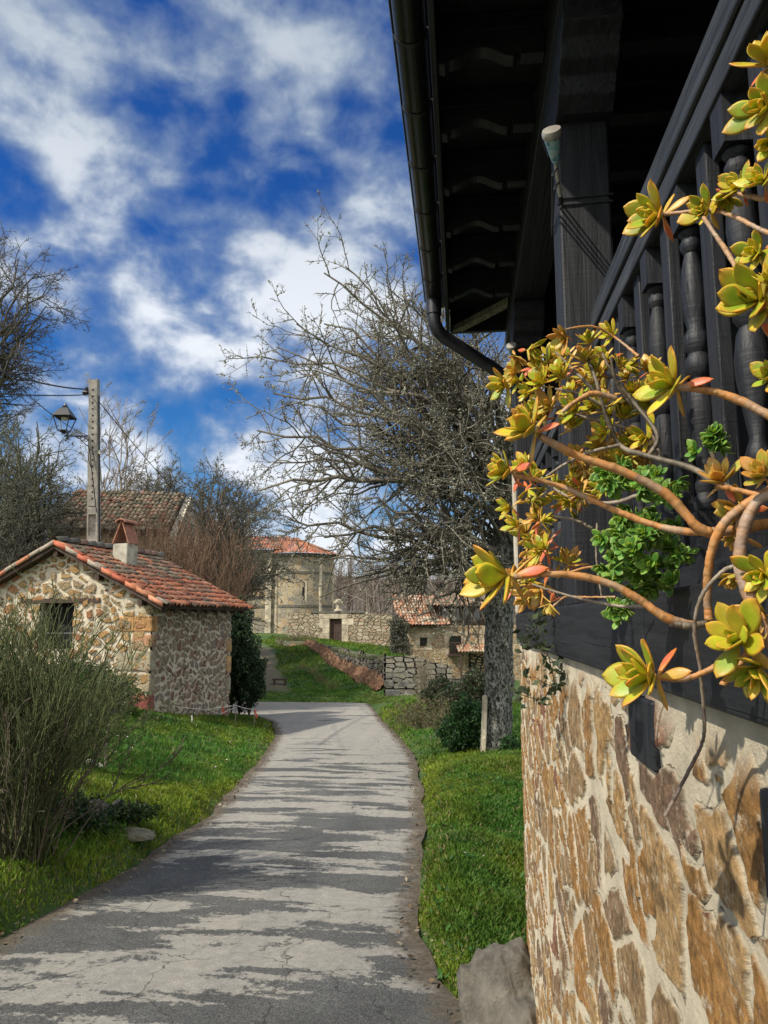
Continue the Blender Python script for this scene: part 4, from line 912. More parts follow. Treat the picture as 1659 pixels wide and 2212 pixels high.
while s < LR - .8:
    l_ = random.uniform(.5, .95); x0, y0, z0 = (np.interp(s, cum, [p[i] for p in pos]) for i in range(3)); x1, y1, z1 = (np.interp(s + l_ - .04, cum, [p[i] for p in pos]) for i in range(3))
    a, b_ = np.array([x0, y0, z0]), np.array([x1, y1, z1]); nn = np.cross((b_ - a) / np.linalg.norm(b_ - a), ez)
    if random.random() < .8: cw.obox(a + nn * .12 - ez * (.1 + random.uniform(0, .08)), b_ - a, -nn * .6, ez * random.uniform(.16, .26))
    s += l_
cw.build('top_stones', M['mossrock'], ret, bevel=.03)
pil = thing('stone_pillar', D(870, 1500, 33.2), 'stub of large grey block wall at the foot of the retaining wall', 'wall')
pA, pB = D(834, 1500, 33.4), D(915, 1500, 33.0); pdir = pB - pA; pdir[2] = 0; zt_p = float(D(860, 1414, 33.3)[2]); zb_p = -2.0; pu = pdir / np.linalg.norm(pdir)
Lp = np.linalg.norm(pdir); 
def ptop(s_): return zt_p - .05 - .28 * np.clip(s_ - Lp * .75, 0, 3) + .08 * vnoise(s_, s_ * 0, .35, 14)
wall_grid('masonry', upz(pA, zb_p), pu * (Lp + 1.3), ez * (zt_p + .1 - zb_p), 190, 120, M['drystone'], pil, (3.3, 0), clip=lambda c: c[:, 2] < ptop((c - pA) @ pu))
wall_grid('side_face', upz(pA + fh * .9, zb_p), -fh * .9, ez * (zt_p - zb_p), 50, 100, M['drystone'], pil, (8.3, 0))
pc = MB(); 
for k in range(6): pc.obox(upz(pA, zb_p) + pu * (.08 + k * (Lp + 1.1) / 6) + fh * .08, pu * (Lp + 1.1) / 6.3, fh * .75, ez * (ptop((k + .8) * (Lp + 1.1) / 6) - zb_p - .06))
pc.build('wall_core', M['dark_stone'], pil)
rr = np.random.default_rng(5)
for k, (s_, z_, l_, h_) in enumerate([(-.04, .72, .75, .36), (.74, .74, .6, .33), (-.04, 1.12, .5, .36), (.50, 1.12, .66, .36), (-.03, .36, .8, .33), (.0, 1.52, 1.1, .4), (.95, .36, .62, .34), (1.22, 1.16, .5, .33)]):
    MB().obox(upz(pA, zb_p + z_) + pu * (s_ + rr.uniform(-.03, .03)) - fh * rr.uniform(.05, .12), pu * (l_ - .05) + ez * rr.uniform(-.03, .03), fh * .5, ez * (h_ - .05) + pu * rr.uniform(-.04, .04)).build('block', M['drystone_block'], pil, bevel=.06)
farm = thing('low_stone_wall', D(960, 1500, 36), 'low broken stone wall below the farmhouse behind the brambles', 'wall')
la, lb = D(905, 1500, 34), D(1110, 1520, 40); ld = lb - la; ld[2] = 0
wall_grid('masonry', upz(la, -2.3), ld, ez * 1.75, 200, 70, M['drystone'], farm, clip=lambda c: c[:, 2] < -.7 + .25 * vnoise(c[:, 0], c[:, 1], .5, 4))
MB().obox(upz(la + fh * .05, -2.3), ld, fh * .5, ez * 1.5).build('wall_core', M['dark_stone'], farm)
# ------------------------------------------------------------ farmhouse
fa = thing('farmhouse', D(960, 1475, 55), 'stone farmhouse with a pale tiled roof and dark glazed gallery', 'house')
FD = 55.0
def FP(u, v, dd=0.): return D(u, v, FD + dd)
ex = rt; ey = fh
zb_f = -3.0; ze = float(FP(940, 1351)[2]); zr_ = float(FP(900, 1283)[2]); s2 = FD / F
f0 = upz(FP(881, 1400), zb_f); LF = (1130 - 881) * s2
wins = [(907, 923, 1377, 1396), (970, 996, 1374, 1413), (1052, 1068, 1376, 1396)]
def fclip(c):
    ok = np.ones(len(c), bool); s = (c - f0) @ ex
    for a, b_, t_, bt in wins: ok &= ~((s > (a - 881) * s2) & (s < (b_ - 881) * s2) & (c[:, 2] < float(FP(930, t_)[2])) & (c[:, 2] > float(FP(930, bt)[2])))
    return ok
wall_grid('front_wall', f0, ex * LF, ez * (ze - zb_f), 300, 200, M['farstone'], fa, clip=fclip)
wall_grid('gable_wall', f0 + ey * 7, -ey * 7, ez * (ze - zb_f), 120, 100, M['farstone'], fa, (20, 0))
MB().obox(f0 + ey * .35 + ez * .1, ex * LF, ey * 6, ez * (ze - zb_f - .2)).build('house_core', M['dark'], fa)
for k, (a, b_, t_, bt) in enumerate(wins):
    x0, x1 = (a - 881) * s2, (b_ - 881) * s2; z0, z1 = float(FP(930, bt)[2]), float(FP(930, t_)[2]); m = MB()
    for q in ((x0 - .35, x0, z0, z1), (x1, x1 + .35, z0, z1), (x0 - .5, x1 + .5, z1, z1 + .35), (x0 - .35, x1 + .35, z0 - .25, z0)):
        m.obox(upz(f0 + ex * q[0] - ey * .06, q[2]), ex * (q[1] - q[0]), ey * .25, ez * (q[3] - q[2] - .003))
    wd_ = m.build('window', M['ashlar'], fa)
    MB().obox(upz(f0 + ex * x0 + ey * .2, z0), ex * (x1 - x0), ey * .05, ez * (z1 - z0)).build('pane', M['glass'], wd_)
    fm = MB()
    for j in range(3): fm.obox(upz(f0 + ex * (x0 + j * (x1 - x0 - .05) / 2) + ey * .15, z0), ex * .05, ey * .04, ez * (z1 - z0))
    for j in range(3): fm.obox(upz(f0 + ex * (x0 + .05) + ey * .16, z0 + j * (z1 - z0 - .05) / 2), ex * (x1 - x0 - .1), ey * .03, ez * .05)
    fm.build('window_frame', M['brownwood'], wd_)
x0, x1 = (966 - 881) * s2, (1000 - 881) * s2; zq = float(FP(930, 1413)[2]); m = MB()
m.obox(upz(f0 + ex * x0 - ey * .6, zq - .12), ex * (x1 - x0), ey * .6, ez * .12); m.obox(upz(f0 + ex * x0 - ey * .6, zq + .85), ex * (x1 - x0), ey * .05, ez * .05)
for j in range(9): m.obox(upz(f0 + ex * (x0 + j * (x1 - x0 - .04) / 8) - ey * .6, zq), ex * .03, ey * .03, ez * .85)
m.build('small_balcony', M['brownwood'], fa)
# main roof over the left part, gallery to the right with its own roof
PAL = [(.42, .22, .14), (.46, .33, .23), (.42, .27, .18), (.38, .18, .11), (.42, .35, .26), (.3, .22, .16)]
rL = upz(FP(834, 1300, 3.4), zr_); eL = upz(FP(878, 1350, -.4), ze + .05)
tiles('roof_tiles', upz(FP(845, 1300, 3.2), zr_), ex * (945 - 834) * s2, upz(FP(862, 1351, -.5), ze + .02) - upz(FP(845, 1300, 3.2), zr_), 16, 11, M['tile'], fa, PAL[0], .2, PAL, seed=31, rise=.55, jit=.02)
MB().prism([f0 + ez * (ze - zb_f) - ex * .0, f0 + ey * 3.4 + ez * (zr_ - zb_f - .15), f0 + ey * 7 + ez * (ze - zb_f)], ex * .3).build('gable_top', M['farstone'], fa)
MB().prism([upz(eL, ze - .06) - ex * .2, upz(FP(845, 1300, 3.2), zr_ - .1), upz(FP(845, 1300, 3.2), zr_ - .1) + ex * 3.9, upz(eL, ze - .06) + ex * 2.6], ez * .06).build('roof_deck', M['brownwood'], fa)
gx0, gx1 = (946 - 881) * s2, (1062 - 881) * s2; zg1 = float(FP(950, 1309)[2])
MB().obox(upz(f0 + ex * gx0 + ey * .1, ze), ex * (gx1 - gx0), ey * 5, ez * (zg1 - ze)).build('gallery', M['brownwood'], fa)
for j in range(5):
    xx = gx0 + .35 + j * .78; g1 = MB().obox(upz(f0 + ex * xx + ey * .04, ze + .35), ex * .5, ey * .05, ez * .95).build('gallery_window', M['greywood'], fa)
    for a in range(2):
        for b_ in range(2): MB().obox(upz(f0 + ex * (xx + .04 + a * .22) + ey * .02, ze + .40 + b_ * .45), ex * .19, ey * .03, ez * .4).build('pane', M['glass'], g1)
tiles('gallery_roof', upz(f0 + ex * (gx0 - 1.1) + ey * 3, float(FP(950, 1281)[2])), ex * (gx1 - gx0 + 1.6), -ey * 3.6 - ez * (float(FP(950, 1281)[2]) - zg1 - .0), 22, 8, M['tile'], fa, (.25, .2, .14), .3, [(.2, .18, .13), (.3, .2, .14), (.4, .25, .17), (.16, .15, .11)], seed=33, rise=.5)
px0, px1 = (985 - 881) * s2, (1055 - 881) * s2; zp = float(FP(1000, 1408, -2)[2])
tiles('porch_roof', upz(f0 + ex * px0, zp + .35), ex * (px1 - px0), -ey * 2 - ez * .4, 11, 5, M['tile'], fa, PAL[3], .2, PAL, seed=35, rise=.5)
MB().obox(upz(f0 + ex * (px0 + .9) - ey * .05, zb_f + .4), ex * 1.3, ey * .1, ez * 2.3).build('doorway', M['dark'], fa)
for xx in (px0 + .1, px1 - .15): MB().obox(upz(f0 + ex * xx - ey * 1.9, zb_f - .3), ex * .14, ey * .14, ez * (zp - zb_f + .25)).build('porch_post', M['brownwood'], fa)
# ------------------------------------------------------------ barn with the mossy roof behind the hut
bn = thing('barn', D(250, 1200, 34), 'long barn with a mossy curved tile roof behind the hut and hedge', 'barn')
MOS = [(.14, .115, .08), (.2, .16, .11), (.11, .10, .07), (.22, .155, .11), (.16, .14, .10), (.19, .10, .07)]
bR, bE = D(165, 1060, 36), D(95, 1142, 32); bdir = D(402, 1063, 37) - bR; bdir[2] = 0
tiles('roof_tiles', bR, bdir, bE - bR, 26, 11, M['tile'], bn, MOS[0], .3, MOS, seed=41, rise=.55, jit=.05)
MB().prism([bR - ez * .08, bR + bdir - ez * .08, bE + bdir - ez * .08, bE - ez * .08], ez * .05).build('roof_deck', M['brownwood'], bn)
bb = upz(bE + (bR - bE) * .12, -.5); wall_grid('front_wall', bb, bdir, ez * (bE[2] + .05 + .5), 100, 60, M['farstone'], bn)
MB().prism([upz(bb + bdir, -.5), upz(bR + bdir + (bR - bE) * .8, -.5), upz(bR + bdir + (bR - bE) * .8, bE[2]), bR + bdir - ez * .15, upz(bb + bdir, bE[2])], bdir / np.linalg.norm(bdir) * .3).build('gable_wall', M['plaster'], bn)
tiles('roof_tiles', bR + ez * .01, bdir, upz(bR + (bR - bE) * 1.0, bE[2]) - bR, 26, 11, M['tile'], bn, MOS[0], .3, MOS, seed=42, rise=.55, jit=.05)

# ------------------------------------------------------------ bare trees
class Tree:
    def __init__(s, seed, col, cvar=.25, lich=0.):
        s.r = np.random.default_rng(seed); s.P0 = []; s.P1 = []; s.R0 = []; s.R1 = []; s.C = []; s.base = np.array(col); s.cv = cvar; s.L = []; s.lich = lich; s.trunk = MB()
    def branch(s, p, d, L, r, lvl, spec):
        """spec per level: (children, length ratio, angle, wiggle, lift)"""
        st = spec['step'][lvl]; n_ = max(2, int(L / st)); p = np.array(p, float); d = np.array(d, float); d /= np.linalg.norm(d); pts = [p]; rs = [r]
        for i in range(n_):
            d = d + s.r.normal(0, spec['wig'][lvl], 3); d[2] += spec['lift'][lvl] * (1 if not spec.get('droop') or i > n_ * .55 else -1.2); d /= np.linalg.norm(d)
            p = p + d * L / n_; pts.append(p); rs.append(r * (1 - .82 * (i + 1) / n_) + .002)
        s.seg(pts, rs)
        if lvl + 1 < len(spec['n']):
            nc = spec['n'][lvl]; nc = max(1, int(nc * s.r.uniform(.75, 1.25)))
            for k in range(nc):
                t_ = s.r.uniform(spec.get('t0', .15), 1) ** .8; i = min(int(t_ * n_), n_ - 1); q = pts[i] + (pts[i + 1] - pts[i]) * (t_ * n_ - i if t_ < 1 else 1)
                dd = pts[i + 1] - pts[i]; dd /= np.linalg.norm(dd); a = s.r.normal(0, 1, 3); a -= dd * (a @ dd); a /= np.linalg.norm(a); a = a + spec.get('flat', np.zeros(3))
                ang = R(spec['ang'][lvl] * s.r.uniform(.6, 1.3)); nd = dd * math.cos(ang) + a * math.sin(ang)
                s.branch(q, nd, L * spec['len'][lvl] * s.r.uniform(.55, 1.2) * (1.15 - .6 * t_), max(rs[i] * .62, spec['rmin']), lvl + 1, spec)
    def seg(s, pts, rs):
        c = s.base * s.r.uniform(1 - s.cv, 1 + s.cv)
        for i in range(len(pts) - 1):
            s.P0.append(pts[i]); s.P1.append(pts[i + 1]); s.R0.append(rs[i]); s.R1.append(rs[i + 1]); s.C.append(c)
    def limb(s, p0, p1, r, spec, bow=.15, lvl=0, n_=9):
        """a main limb heading for a point, with side branches"""
        p0, p1 = np.array(p0, float), np.array(p1, float); L = np.linalg.norm(p1 - p0); mid = (p0 + p1) / 2 + ez * L * bow + s.r.normal(0, .06 * L, 3); pts = []; rs = []
        for i in range(n_ + 1):
            t_ = i / n_; q = p0 * (1 - t_) ** 2 + 2 * mid * t_ * (1 - t_) + p1 * t_ * t_; pts.append(q + s.r.normal(0, .018 * L, 3) * (0 < i < n_)); rs.append(r * (1 - .85 * t_) + .006)
        s.seg(pts, rs); nc = int(spec['nlimb'] * s.r.uniform(.8, 1.2))
        for k in range(nc):
            t_ = s.r.uniform(spec.get('lt0', .22), 1); i = min(int(t_ * n_), n_ - 1); q = pts[i] + (pts[i + 1] - pts[i]) * (t_ * n_ - i); dd = pts[i + 1] - pts[i]; dd /= np.linalg.norm(dd)
            a = s.r.normal(0, 1, 3); a -= dd * (a @ dd); a /= np.linalg.norm(a); ang = R(s.r.uniform(35, 75)); nd = dd * math.cos(ang) + a * math.sin(ang)
            s.branch(q, nd, spec['l0'] * s.r.uniform(.5, 1.15) * (1.2 - .55 * t_), max(rs[i] * .55, spec['rmin'] * 1.5), 0, spec)
    def build(s, root, barkm=None, cname='crown', kseg=3):
        P0, P1, R0, R1 = map(np.array, (s.P0, s.P1, s.R0, s.R1)); V, f = segmesh(P0, P1, R0, R1, kseg); c = rep(np.array(s.C), 2 * kseg)
        o = mk(cname, V, f, M['bark'], root, col=c)
        if s.lich:
            N = int(s.lich); w_ = (np.linalg.norm(P1 - P0, axis=1)) * (R0 > .004); i = s.r.choice(len(P0), N, p=w_ / w_.sum()); t_ = s.r.random((N, 1)); P = P0[i] * (1 - t_) + P1[i] * t_
            sz = s.r.uniform(.012, .045, (N, 1)) * s.lsz; A = s.r.normal(0, 1, (N, 3)); A /= np.linalg.norm(A, axis=1)[:, None]; B = np.cross(A, s.r.normal(0, 1, (N, 3))); B /= np.linalg.norm(B, axis=1)[:, None]; Cn = np.cross(A, B)
            V = np.stack([P + A * sz, P + B * sz * .8, P - A * sz * .9, P - B * sz * .7, P + Cn * sz * .7, P - Cn * sz * .6], 1).reshape(-1, 3); b_ = (np.arange(N) * 6)[:, None]
            f = np.concatenate([b_ + np.array([[a, b, c_]]) for a, b, c_ in ((0, 1, 4), (1, 2, 4), (2, 3, 4), (3, 0, 4), (1, 0, 5), (2, 1, 5), (3, 2, 5), (0, 3, 5))]); g = s.r.random((N, 1))
            cc = s.lcol[0] * (1 - g) + s.lcol[1] * g; mk('lichen', V, f, M['lichen'], root, col=rep(cc, 6)).__setitem__('kind', 'stuff')
        return o
def trunk_mesh(root, pts, rads, m, name='trunk', k=28, rows=60, rough=.06):
    """a rough barked trunk"""
    pts = np.array(pts, float); tt_ = np.linspace(0, 1, len(pts)); ts = np.linspace(0, 1, rows); c = np.stack([np.interp(ts, tt_, pts[:, i]) for i in range(3)], 1); rr_ = np.interp(ts, tt_, rads)
    an = np.linspace(0, 2 * np.pi, k, endpoint=False); V = []
    for i in range(rows):
        r_ = rr_[i] * (1 + rough * np.sin(an * 3 + i * .1) + rough * .7 * np.sin(an * 5 + 1 + i * .23)); V.append(np.stack([c[i, 0] + np.cos(an) * r_, c[i, 1] + np.sin(an) * r_, np.full(k, c[i, 2])], 1))
    V = np.concatenate(V); i, j = np.meshgrid(np.arange(rows - 1), np.arange(k), indexing='ij'); b_ = (i * k).ravel(); j = j.ravel(); jn = (j + 1) % k
    return mk(name, V, np.stack([b_ + j, b_ + jn, b_ + k + jn, b_ + k + j], 1), m, root, smooth=True)
def lichen_bark():
    m, t, b, o = mat('lichen_bark', 1., True); c = obj_co(t); v = t.vm('MULTIPLY', c, (1, 1, .55))
    n1 = t.noise(v, 20, 8, .72, .6).outputs[0]; n2 = t.noise(v, 6, 6, .6).outputs[0]
    cc = t.ramp(n1, [(.36, (.02, .02, .018)), (.47, (.08, .08, .07)), (.54, (.28, .285, .25)), (.7, (.40, .41, .36))])
    cc = t.mix(t.ss(n2, .55, .7), cc, (.07, .07, .055)); t.put(b.inputs['Base Color'], cc); b.inputs['Specular IOR Level'].default_value = .1
    dn_ = t.n('ShaderNodeDisplacement', Height=t.m('MULTIPLY', n1, .13), Midlevel=.065, Scale=1.); t.put(o.inputs['Displacement'], dn_.outputs[0]); return m
M['lbark'] = lichen_bark()
# the big lichened tree beside the lane
TB = D(1073, 1628, 14.2); TB[2] = gz(TB[0], TB[1]) - .15
bt = thing('bare_tree', TB, 'big bare lichen-crusted tree with drooping branches beside the lane, next to the house corner', 'tree')
T1 = D(1080, 1290, 14.3); T2 = D(1100, 1050, 14.5); T3 = D(1120, 850, 14.8)
trunk_mesh(bt, [TB, TB + (T1 - TB) * .12, TB + (T1 - TB) * .5, T1, T2, T3, D(1120, 780, 15)], [.38, .29, .26, .27, .22, .14, .06], M['lbark'], k=72, rows=260)
T = Tree(11, (.145, .13, .10), .45, 26000); T.lsz = .62; T.lcol = (np.array([.17, .175, .13]), np.array([.38, .39, .29]))
spec = dict(nlimb=14, l0=1.75, n=[7, 5, 0], len=[.42, .42], ang=[50, 55], wig=[.17, .22, .24], lift=[-.01, .05, .08], step=[.16, .10, .06], rmin=.0042, t0=.1)
rg = np.random.default_rng(4)
tg = [(700, 590, 12.5), (745, 575, 13.5), (640, 700, 13), (600, 750, 12.6), (560, 770, 13.6), (590, 850, 12.4), (555, 930, 13.4), (590, 1000, 14.6), (560, 1060, 12.8), (620, 1120, 13.6), (700, 1160, 12.5), (800, 1200, 13), (900, 1230, 12.4),
      (800, 640, 14.5), (870, 640, 12.5), (920, 690, 15.5), (760, 690, 16), (700, 700, 15), (680, 800, 12), (720, 850, 16.4), (670, 950, 12.2), (740, 980, 15.5), (780, 1080, 12), (850, 700, 12.4), (820, 820, 16.5), (850, 900, 11.8),
      (900, 1000, 12), (880, 1100, 15.8), (960, 800, 16.5), (980, 900, 12.2), (1000, 680, 13), (1040, 760, 16), (950, 1130, 12.2), (1000, 1180, 15), (640, 870, 14.6), (1000, 1000, 11.8), (790, 940, 14.5), (920, 950, 16.8), (1130, 700, 14), (1180, 900, 14), (1200, 1100, 13.5), (1250, 800, 15), (770, 740, 13.8), (880, 780, 13.6), (960, 1060, 14.5)]
for i, (u, v, d) in enumerate(tg):
    h_ = np.clip((1345 - v) / 1345 * 1.3 + rg.uniform(-.15, .1), .05, .95); st = T1 * (1 - h_) + T3 * h_
    T.limb(st, D(u, v, d), rg.uniform(.045, .085), spec, bow=.16 if v > 900 else .06)
# long low limbs reaching over the farmhouse
for (u, v, d) in [(690, 1290, 12.6), (740, 1260, 13), (820, 1300, 12.8), (900, 1330, 12.2), (960, 1350, 12.8), (1000, 1400, 13.), (640, 1200, 12.8)]:
    T.limb(T1 + ez * rg.uniform(.1, 1.4), D(u, v, d), .05, dict(spec, nlimb=9, l0=1.0, n=[4, 3, 0]), bow=.1)
T.build(bt)
def wood_tree(label, base, h, seed, col0, targets, spec, r=.14, lich=0, group=None, lsz=1., lcol=None, name='bare_tree', bow=.1, trunk_to=.45):
    base = np.array(base, float); base[2] = float(gz(base[0], base[1])) - .1
    root = thing(name, base, label, 'tree', group); T = Tree(seed, tuple(1.45 * c_ for c_ in col0), .35, lich * 1.6); T.lsz = lsz * .5; T.lcol = lcol or (np.array([.10, .11, .085]), np.array([.2, .21, .15]))
    top = base + ez * h * trunk_to + T.r.normal(0, .1, 3) * np.array([1, 1, 0]); MB().tube([base, base + (top - base) * .5 + T.r.normal(0, .05, 3), top, base + ez * h * .8], [r * 1.25, r, r * .8, r * .25], 10).build('trunk', M['trunkbark'], root, smooth=True)
    for q in targets: T.limb(base + ez * h * T.r.uniform(trunk_to * .4, trunk_to * 1.3), np.array(q), r * T.r.uniform(.3, .5), spec, bow)
    T.build(root); return root
M['trunkbark'] = simple('grey_bark', (.08, .075, .06), 1., .4, 9, .9, .03)
gspec = dict(nlimb=15, l0=1.9, n=[7, 5, 0], len=[.42, .42], ang=[45, 50], wig=[.14, .18, .2], lift=[.02, .04, .05], step=[.25, .16, .1], rmin=.007, t0=.1)
def blob(uc, vc, d, ru, rv, rd, n_, seed, half=None):
    r_ = np.random.default_rng(seed); o = []
    while len(o) < n_:
        q = r_.uniform(-1, 1, 3)
        if q @ q < 1: o.append(D(uc + q[0] * ru, vc + q[1] * rv, d + q[2] * rd))
    return o
# tall tree leaning in from the left edge
dk = (.075, .068, .055)
wood_tree('dark bare tree leaning in at the upper left edge', D(-230, 1400, 29), 14, 51, dk, [D(a[0], a[1], a[2] * 2.4) for a in [(95, 640, 11.5), (80, 590, 12), (40, 560, 11), (60, 700, 12.5), (30, 760, 12), (-20, 520, 12), (90, 700, 11), (60, 650, 13), (0, 620, 11), (-40, 700, 12), (-60, 600, 12), (20, 820, 12), (-20, 560, 13), (60, 610, 11), (100, 660, 12.3)]],
          dict(gspec, nlimb=20, l0=2.5, rmin=.0088, n=[9, 6, 0], step=[.3, .2, .14], lift=[.03, .05, .07]), r=.3, bow=.05, trunk_to=.75)
wood_tree('mossy tangled bare tree left of the lantern', D(40, 1400, 26), 7, 52, (.085, .085, .06), blob(40, 1000, 26, 100, 120, 3, 30, 1), dict(gspec, nlimb=15), r=.22, lich=9000, lsz=1.8)
wood_tree('dense mossy bare tree at the far left edge behind the hut', D(-60, 1400, 33), 9, 53, (.07, .07, .05), blob(-30, 1020, 33, 110, 170, 3, 26, 2), dict(gspec), r=.2, lich=6000, lsz=1.6)
wood_tree('dark thicket tree at the left edge in front of the barn', D(30, 1330, 24), 4.5, 54, (.05, .05, .038), blob(10, 1140, 23, 60, 80, 2, 14, 3), dict(gspec, l0=1.3), r=.15, lich=3000, lsz=1.5)
# pale upright tree behind the pole
up_spec = dict(nlimb=17, l0=2.4, n=[9, 6, 0], len=[.38, .4], ang=[24, 28], wig=[.05, .08, .1], lift=[.07, .09, .09], step=[.35, .2, .14], rmin=.010, t0=.15)
wood_tree('pale slender tree with upswept branches behind the pole', D(245, 1250, 44), 9, 55, (.17, .14, .10), [D(*a) for a in [(170, 880, 43), (200, 850, 44), (225, 860, 46), (250, 850, 45), (275, 860, 43), (300, 880, 44), (320, 900, 45), (240, 900, 42), (290, 940, 46), (190, 930, 46)]], up_spec, r=.2, bow=-.12, trunk_to=.25)
k_ = 0
for (uc, vc, d, ru, rv, n_, sd, lb) in [(350, 1030, 40, 60, 55, 16, 61, 'greyish bare tree over the middle of the barn roof'), (290, 1060, 46, 70, 40, 14, 62, 'low bare tree crown behind the barn ridge, right of the pole'), (460, 1060, 34, 60, 60, 17, 63, 'dark bare tree right of the barn roof'),
                                        (560, 1070, 44, 70, 60, 15, 64, 'bare tree between the barn and the church roof'), (510, 1190, 38, 45, 60, 12, 65, 'ivy-dark bare tree in front of the church nave'), (420, 1120, 44, 60, 60, 14, 66, 'thin bare tree behind the right end of the barn'),
                                        (585, 1215, 43, 55, 50, 13, 68, 'thin bare tree veiling the left side of the church'), (150, 1090, 40, 70, 60, 14, 67, 'bare tree showing above the left end of the barn roof')]:
    wood_tree(lb, D(uc if uc < 500 else 465, 1380, d), (1345 - vc + rv) / F * d + 1.5, sd, (.08, .072, .055) if sd not in (62, 66) else (.13, .11, .08), blob(uc, vc, d, ru, rv, 3, n_, sd), dict(gspec, nlimb=13, rmin=.0085, l0=2.0), r=.2, lich=2500, lsz=2.4)
# ------------------------------------------------------------ shrubs
def shrub(label, pts, H, n_, seed, col, name='shrub', cat='shrub', lean=.25, rad=.006, wig=.06, sub=5, group=None, cv=.3, segl=.12, leaves=None, fork=.35, kind_leaf=(.03, .06, .02)):
    """upright brushwood: stems from a footprint, each forking towards the top"""
    r_ = np.random.default_rng(seed); base = np.mean(pts, 0); base[2] = float(gz(base[0], base[1])); root = thing(name, base, label, cat, group); T = Tree(seed, col, cv)
    sp = dict(n=[sub, 3, 0], len=[fork, .5], ang=[22, 30], wig=[wig, wig * 1.3, wig * 1.4], lift=[.03, .05, .05], step=[segl, segl * .8, segl * .6], rmin=rad * .55, t0=.25)
    for i in range(n_):
        a, b_ = pts[r_.integers(0, len(pts))], pts[r_.integers(0, len(pts))]; p = a + (b_ - a) * r_.random() + r_.normal(0, .06, 3); p[2] = float(gz(p[0], p[1])) - .05
        d = np.array([r_.normal(0, lean), r_.normal(0, lean), 1.]); T.branch(p, d, H * r_.uniform(.5, 1.1), rad * r_.uniform(.7, 1.4), 0, sp)
    T.build(root, cname='stems')
    if leaves: leafcloud('leaves', root, np.array(T.P1)[T.r.integers(0, len(T.P1), leaves[0])], leaves[1], leaves[2], seed)
    return root
def leafcloud(name, root, P, size, cols, seed, spread=.04, kind=None):
    r_ = np.random.default_rng(seed + 99); N = len(P); P = P + r_.normal(0, spread, (N, 3)); A = r_.normal(0, 1, (N, 3)); A /= np.linalg.norm(A, axis=1)[:, None]; B = np.cross(A, r_.normal(0, 1, (N, 3))); B /= np.linalg.norm(B, axis=1)[:, None]
    s_ = size * r_.uniform(.5, 1.4, (N, 1)); V = np.stack([P - A * s_, P + B * s_ * .5 , P + A * s_, P - B * s_ * .5], 1).reshape(-1, 3)
    c = np.array(cols)[r_.integers(0, len(cols), N)] * r_.uniform(.6, 1.4, (N, 1)); o = mk(name, V, (np.arange(N) * 4)[:, None] + np.arange(4)[None], M['leaf'], root, col=rep(c, 4))
    return o
shrub('big green broom bush with dense thin upright stems, front left', [D(u, v, d) for u, v, d in [(0, 1850, 6.0), (80, 1850, 6.1), (60, 1800, 6.8), (-80, 1800, 6.4), (-140, 1850, 6.2), (30, 1760, 7.4), (-60, 1740, 7.6)]], 1.75, 230, 71, (.088, .105, .042), 'broom_bush', 'bush', .19, .0060, .07, 8, cv=.5, segl=.13, fork=.5)
shrub('woody bare stems at the right side of the broom bush', [D(u, v, d) for u, v, d in [(95, 1830, 6.3), (60, 1850, 6.1), (20, 1850, 6.0)]], 1.3, 40, 72, (.09, .075, .05), 'dead_brush', 'brush', .4, .008, .12, 6, cv=.5)
shrub('sparse green bush right of the broom bush, in front of the hut', [D(u, v, d) for u, v, d in [(120, 1680, 10), (200, 1640, 10.6), (160, 1660, 10), (60, 1680, 10), (215, 1610, 12)]], 1.35, 120, 73, (.08, .09, .035), 'bush', 'bush', .4, .006, .1, 6, cv=.5, leaves=(5000, .02, [(.05, .09, .02), (.09, .12, .03)]))
brn = (.20, .13, .085)
shrub('reddish brown leafless hedge directly behind the hut roof', [D(u, 1400, d) for u in range(230, 500, 22) for d in (27, 29)], 6.5, 620, 74, brn, 'hedge', 'hedge', .10, .012, .04, 6, cv=.35, segl=.3, leaves=(9000, .05, [(.16, .09, .055), (.1, .06, .04)]))
shrub('brown leafless hedge under the barn roof, left of the pole', [D(u, 1400, d) for u in range(40, 230, 22) for d in (27, 29)], 6.0, 380, 75, (.15, .105, .07), 'hedge', 'hedge', .12, .012, .04, 6, cv=.35, segl=.3, leaves=(4000, .05, [(.12, .08, .05), (.07, .06, .04)]))
# evergreen masses
def mass(label, blobs_, n_, size, cols, seed, name='bush', cat='bush', stems=True):
    r_ = np.random.default_rng(seed); base = np.array(blobs_[0][0], float).copy(); base[2] = float(gz(base[0], base[1])); root = thing(name, base, label, cat); P = []
    T = Tree(seed, (.05, .045, .03), .3)
    for c, s_ in blobs_:
        q = r_.normal(0, 1, (n_, 3)); q /= np.linalg.norm(q, axis=1)[:, None]; q = q * (r_.random((n_, 1)) ** .45) * (1 + .28 * np.sin(q[:, :1] * 7 + seed) * np.cos(q[:, 2:3] * 6)); p = np.array(c) + q * np.array(s_)
        p = p[p[:, 2] > gz(p[:, 0], p[:, 1]) - .02]; P.append(p)
        for i in range(40):
            e_ = p[r_.integers(0, len(p))]; T.seg([upz(c, float(gz(c[0], c[1]))), (np.array(c) + e_) / 2 + r_.normal(0, .05, 3), e_], [.02, .012, .004])
    P = np.concatenate(P); T.build(root, cname='stems'); leafcloud('foliage', root, P, size, cols, seed, .02); return root
DG = [(.018, .04, .016), (.03, .06, .025), (.045, .08, .03)]
mass('dark evergreen bush against the far end of the hut', [(D(520, 1440, 24.5), (.62, .8, 1.35)), (D(505, 1360, 25), (.6, .8, 1.0)), (D(540, 1465, 24), (.5, .6, .8))], 9000, .05, DG, 81)
mass('low dark green bush at the near foot of the hut', [(D(205, 1500, 16.8), (1.05, .6, .55)), (D(160, 1480, 17), (.8, .5, .6))], 7000, .035, [(.02, .05, .012), (.035, .08, .02), (.05, .1, .03)], 82)
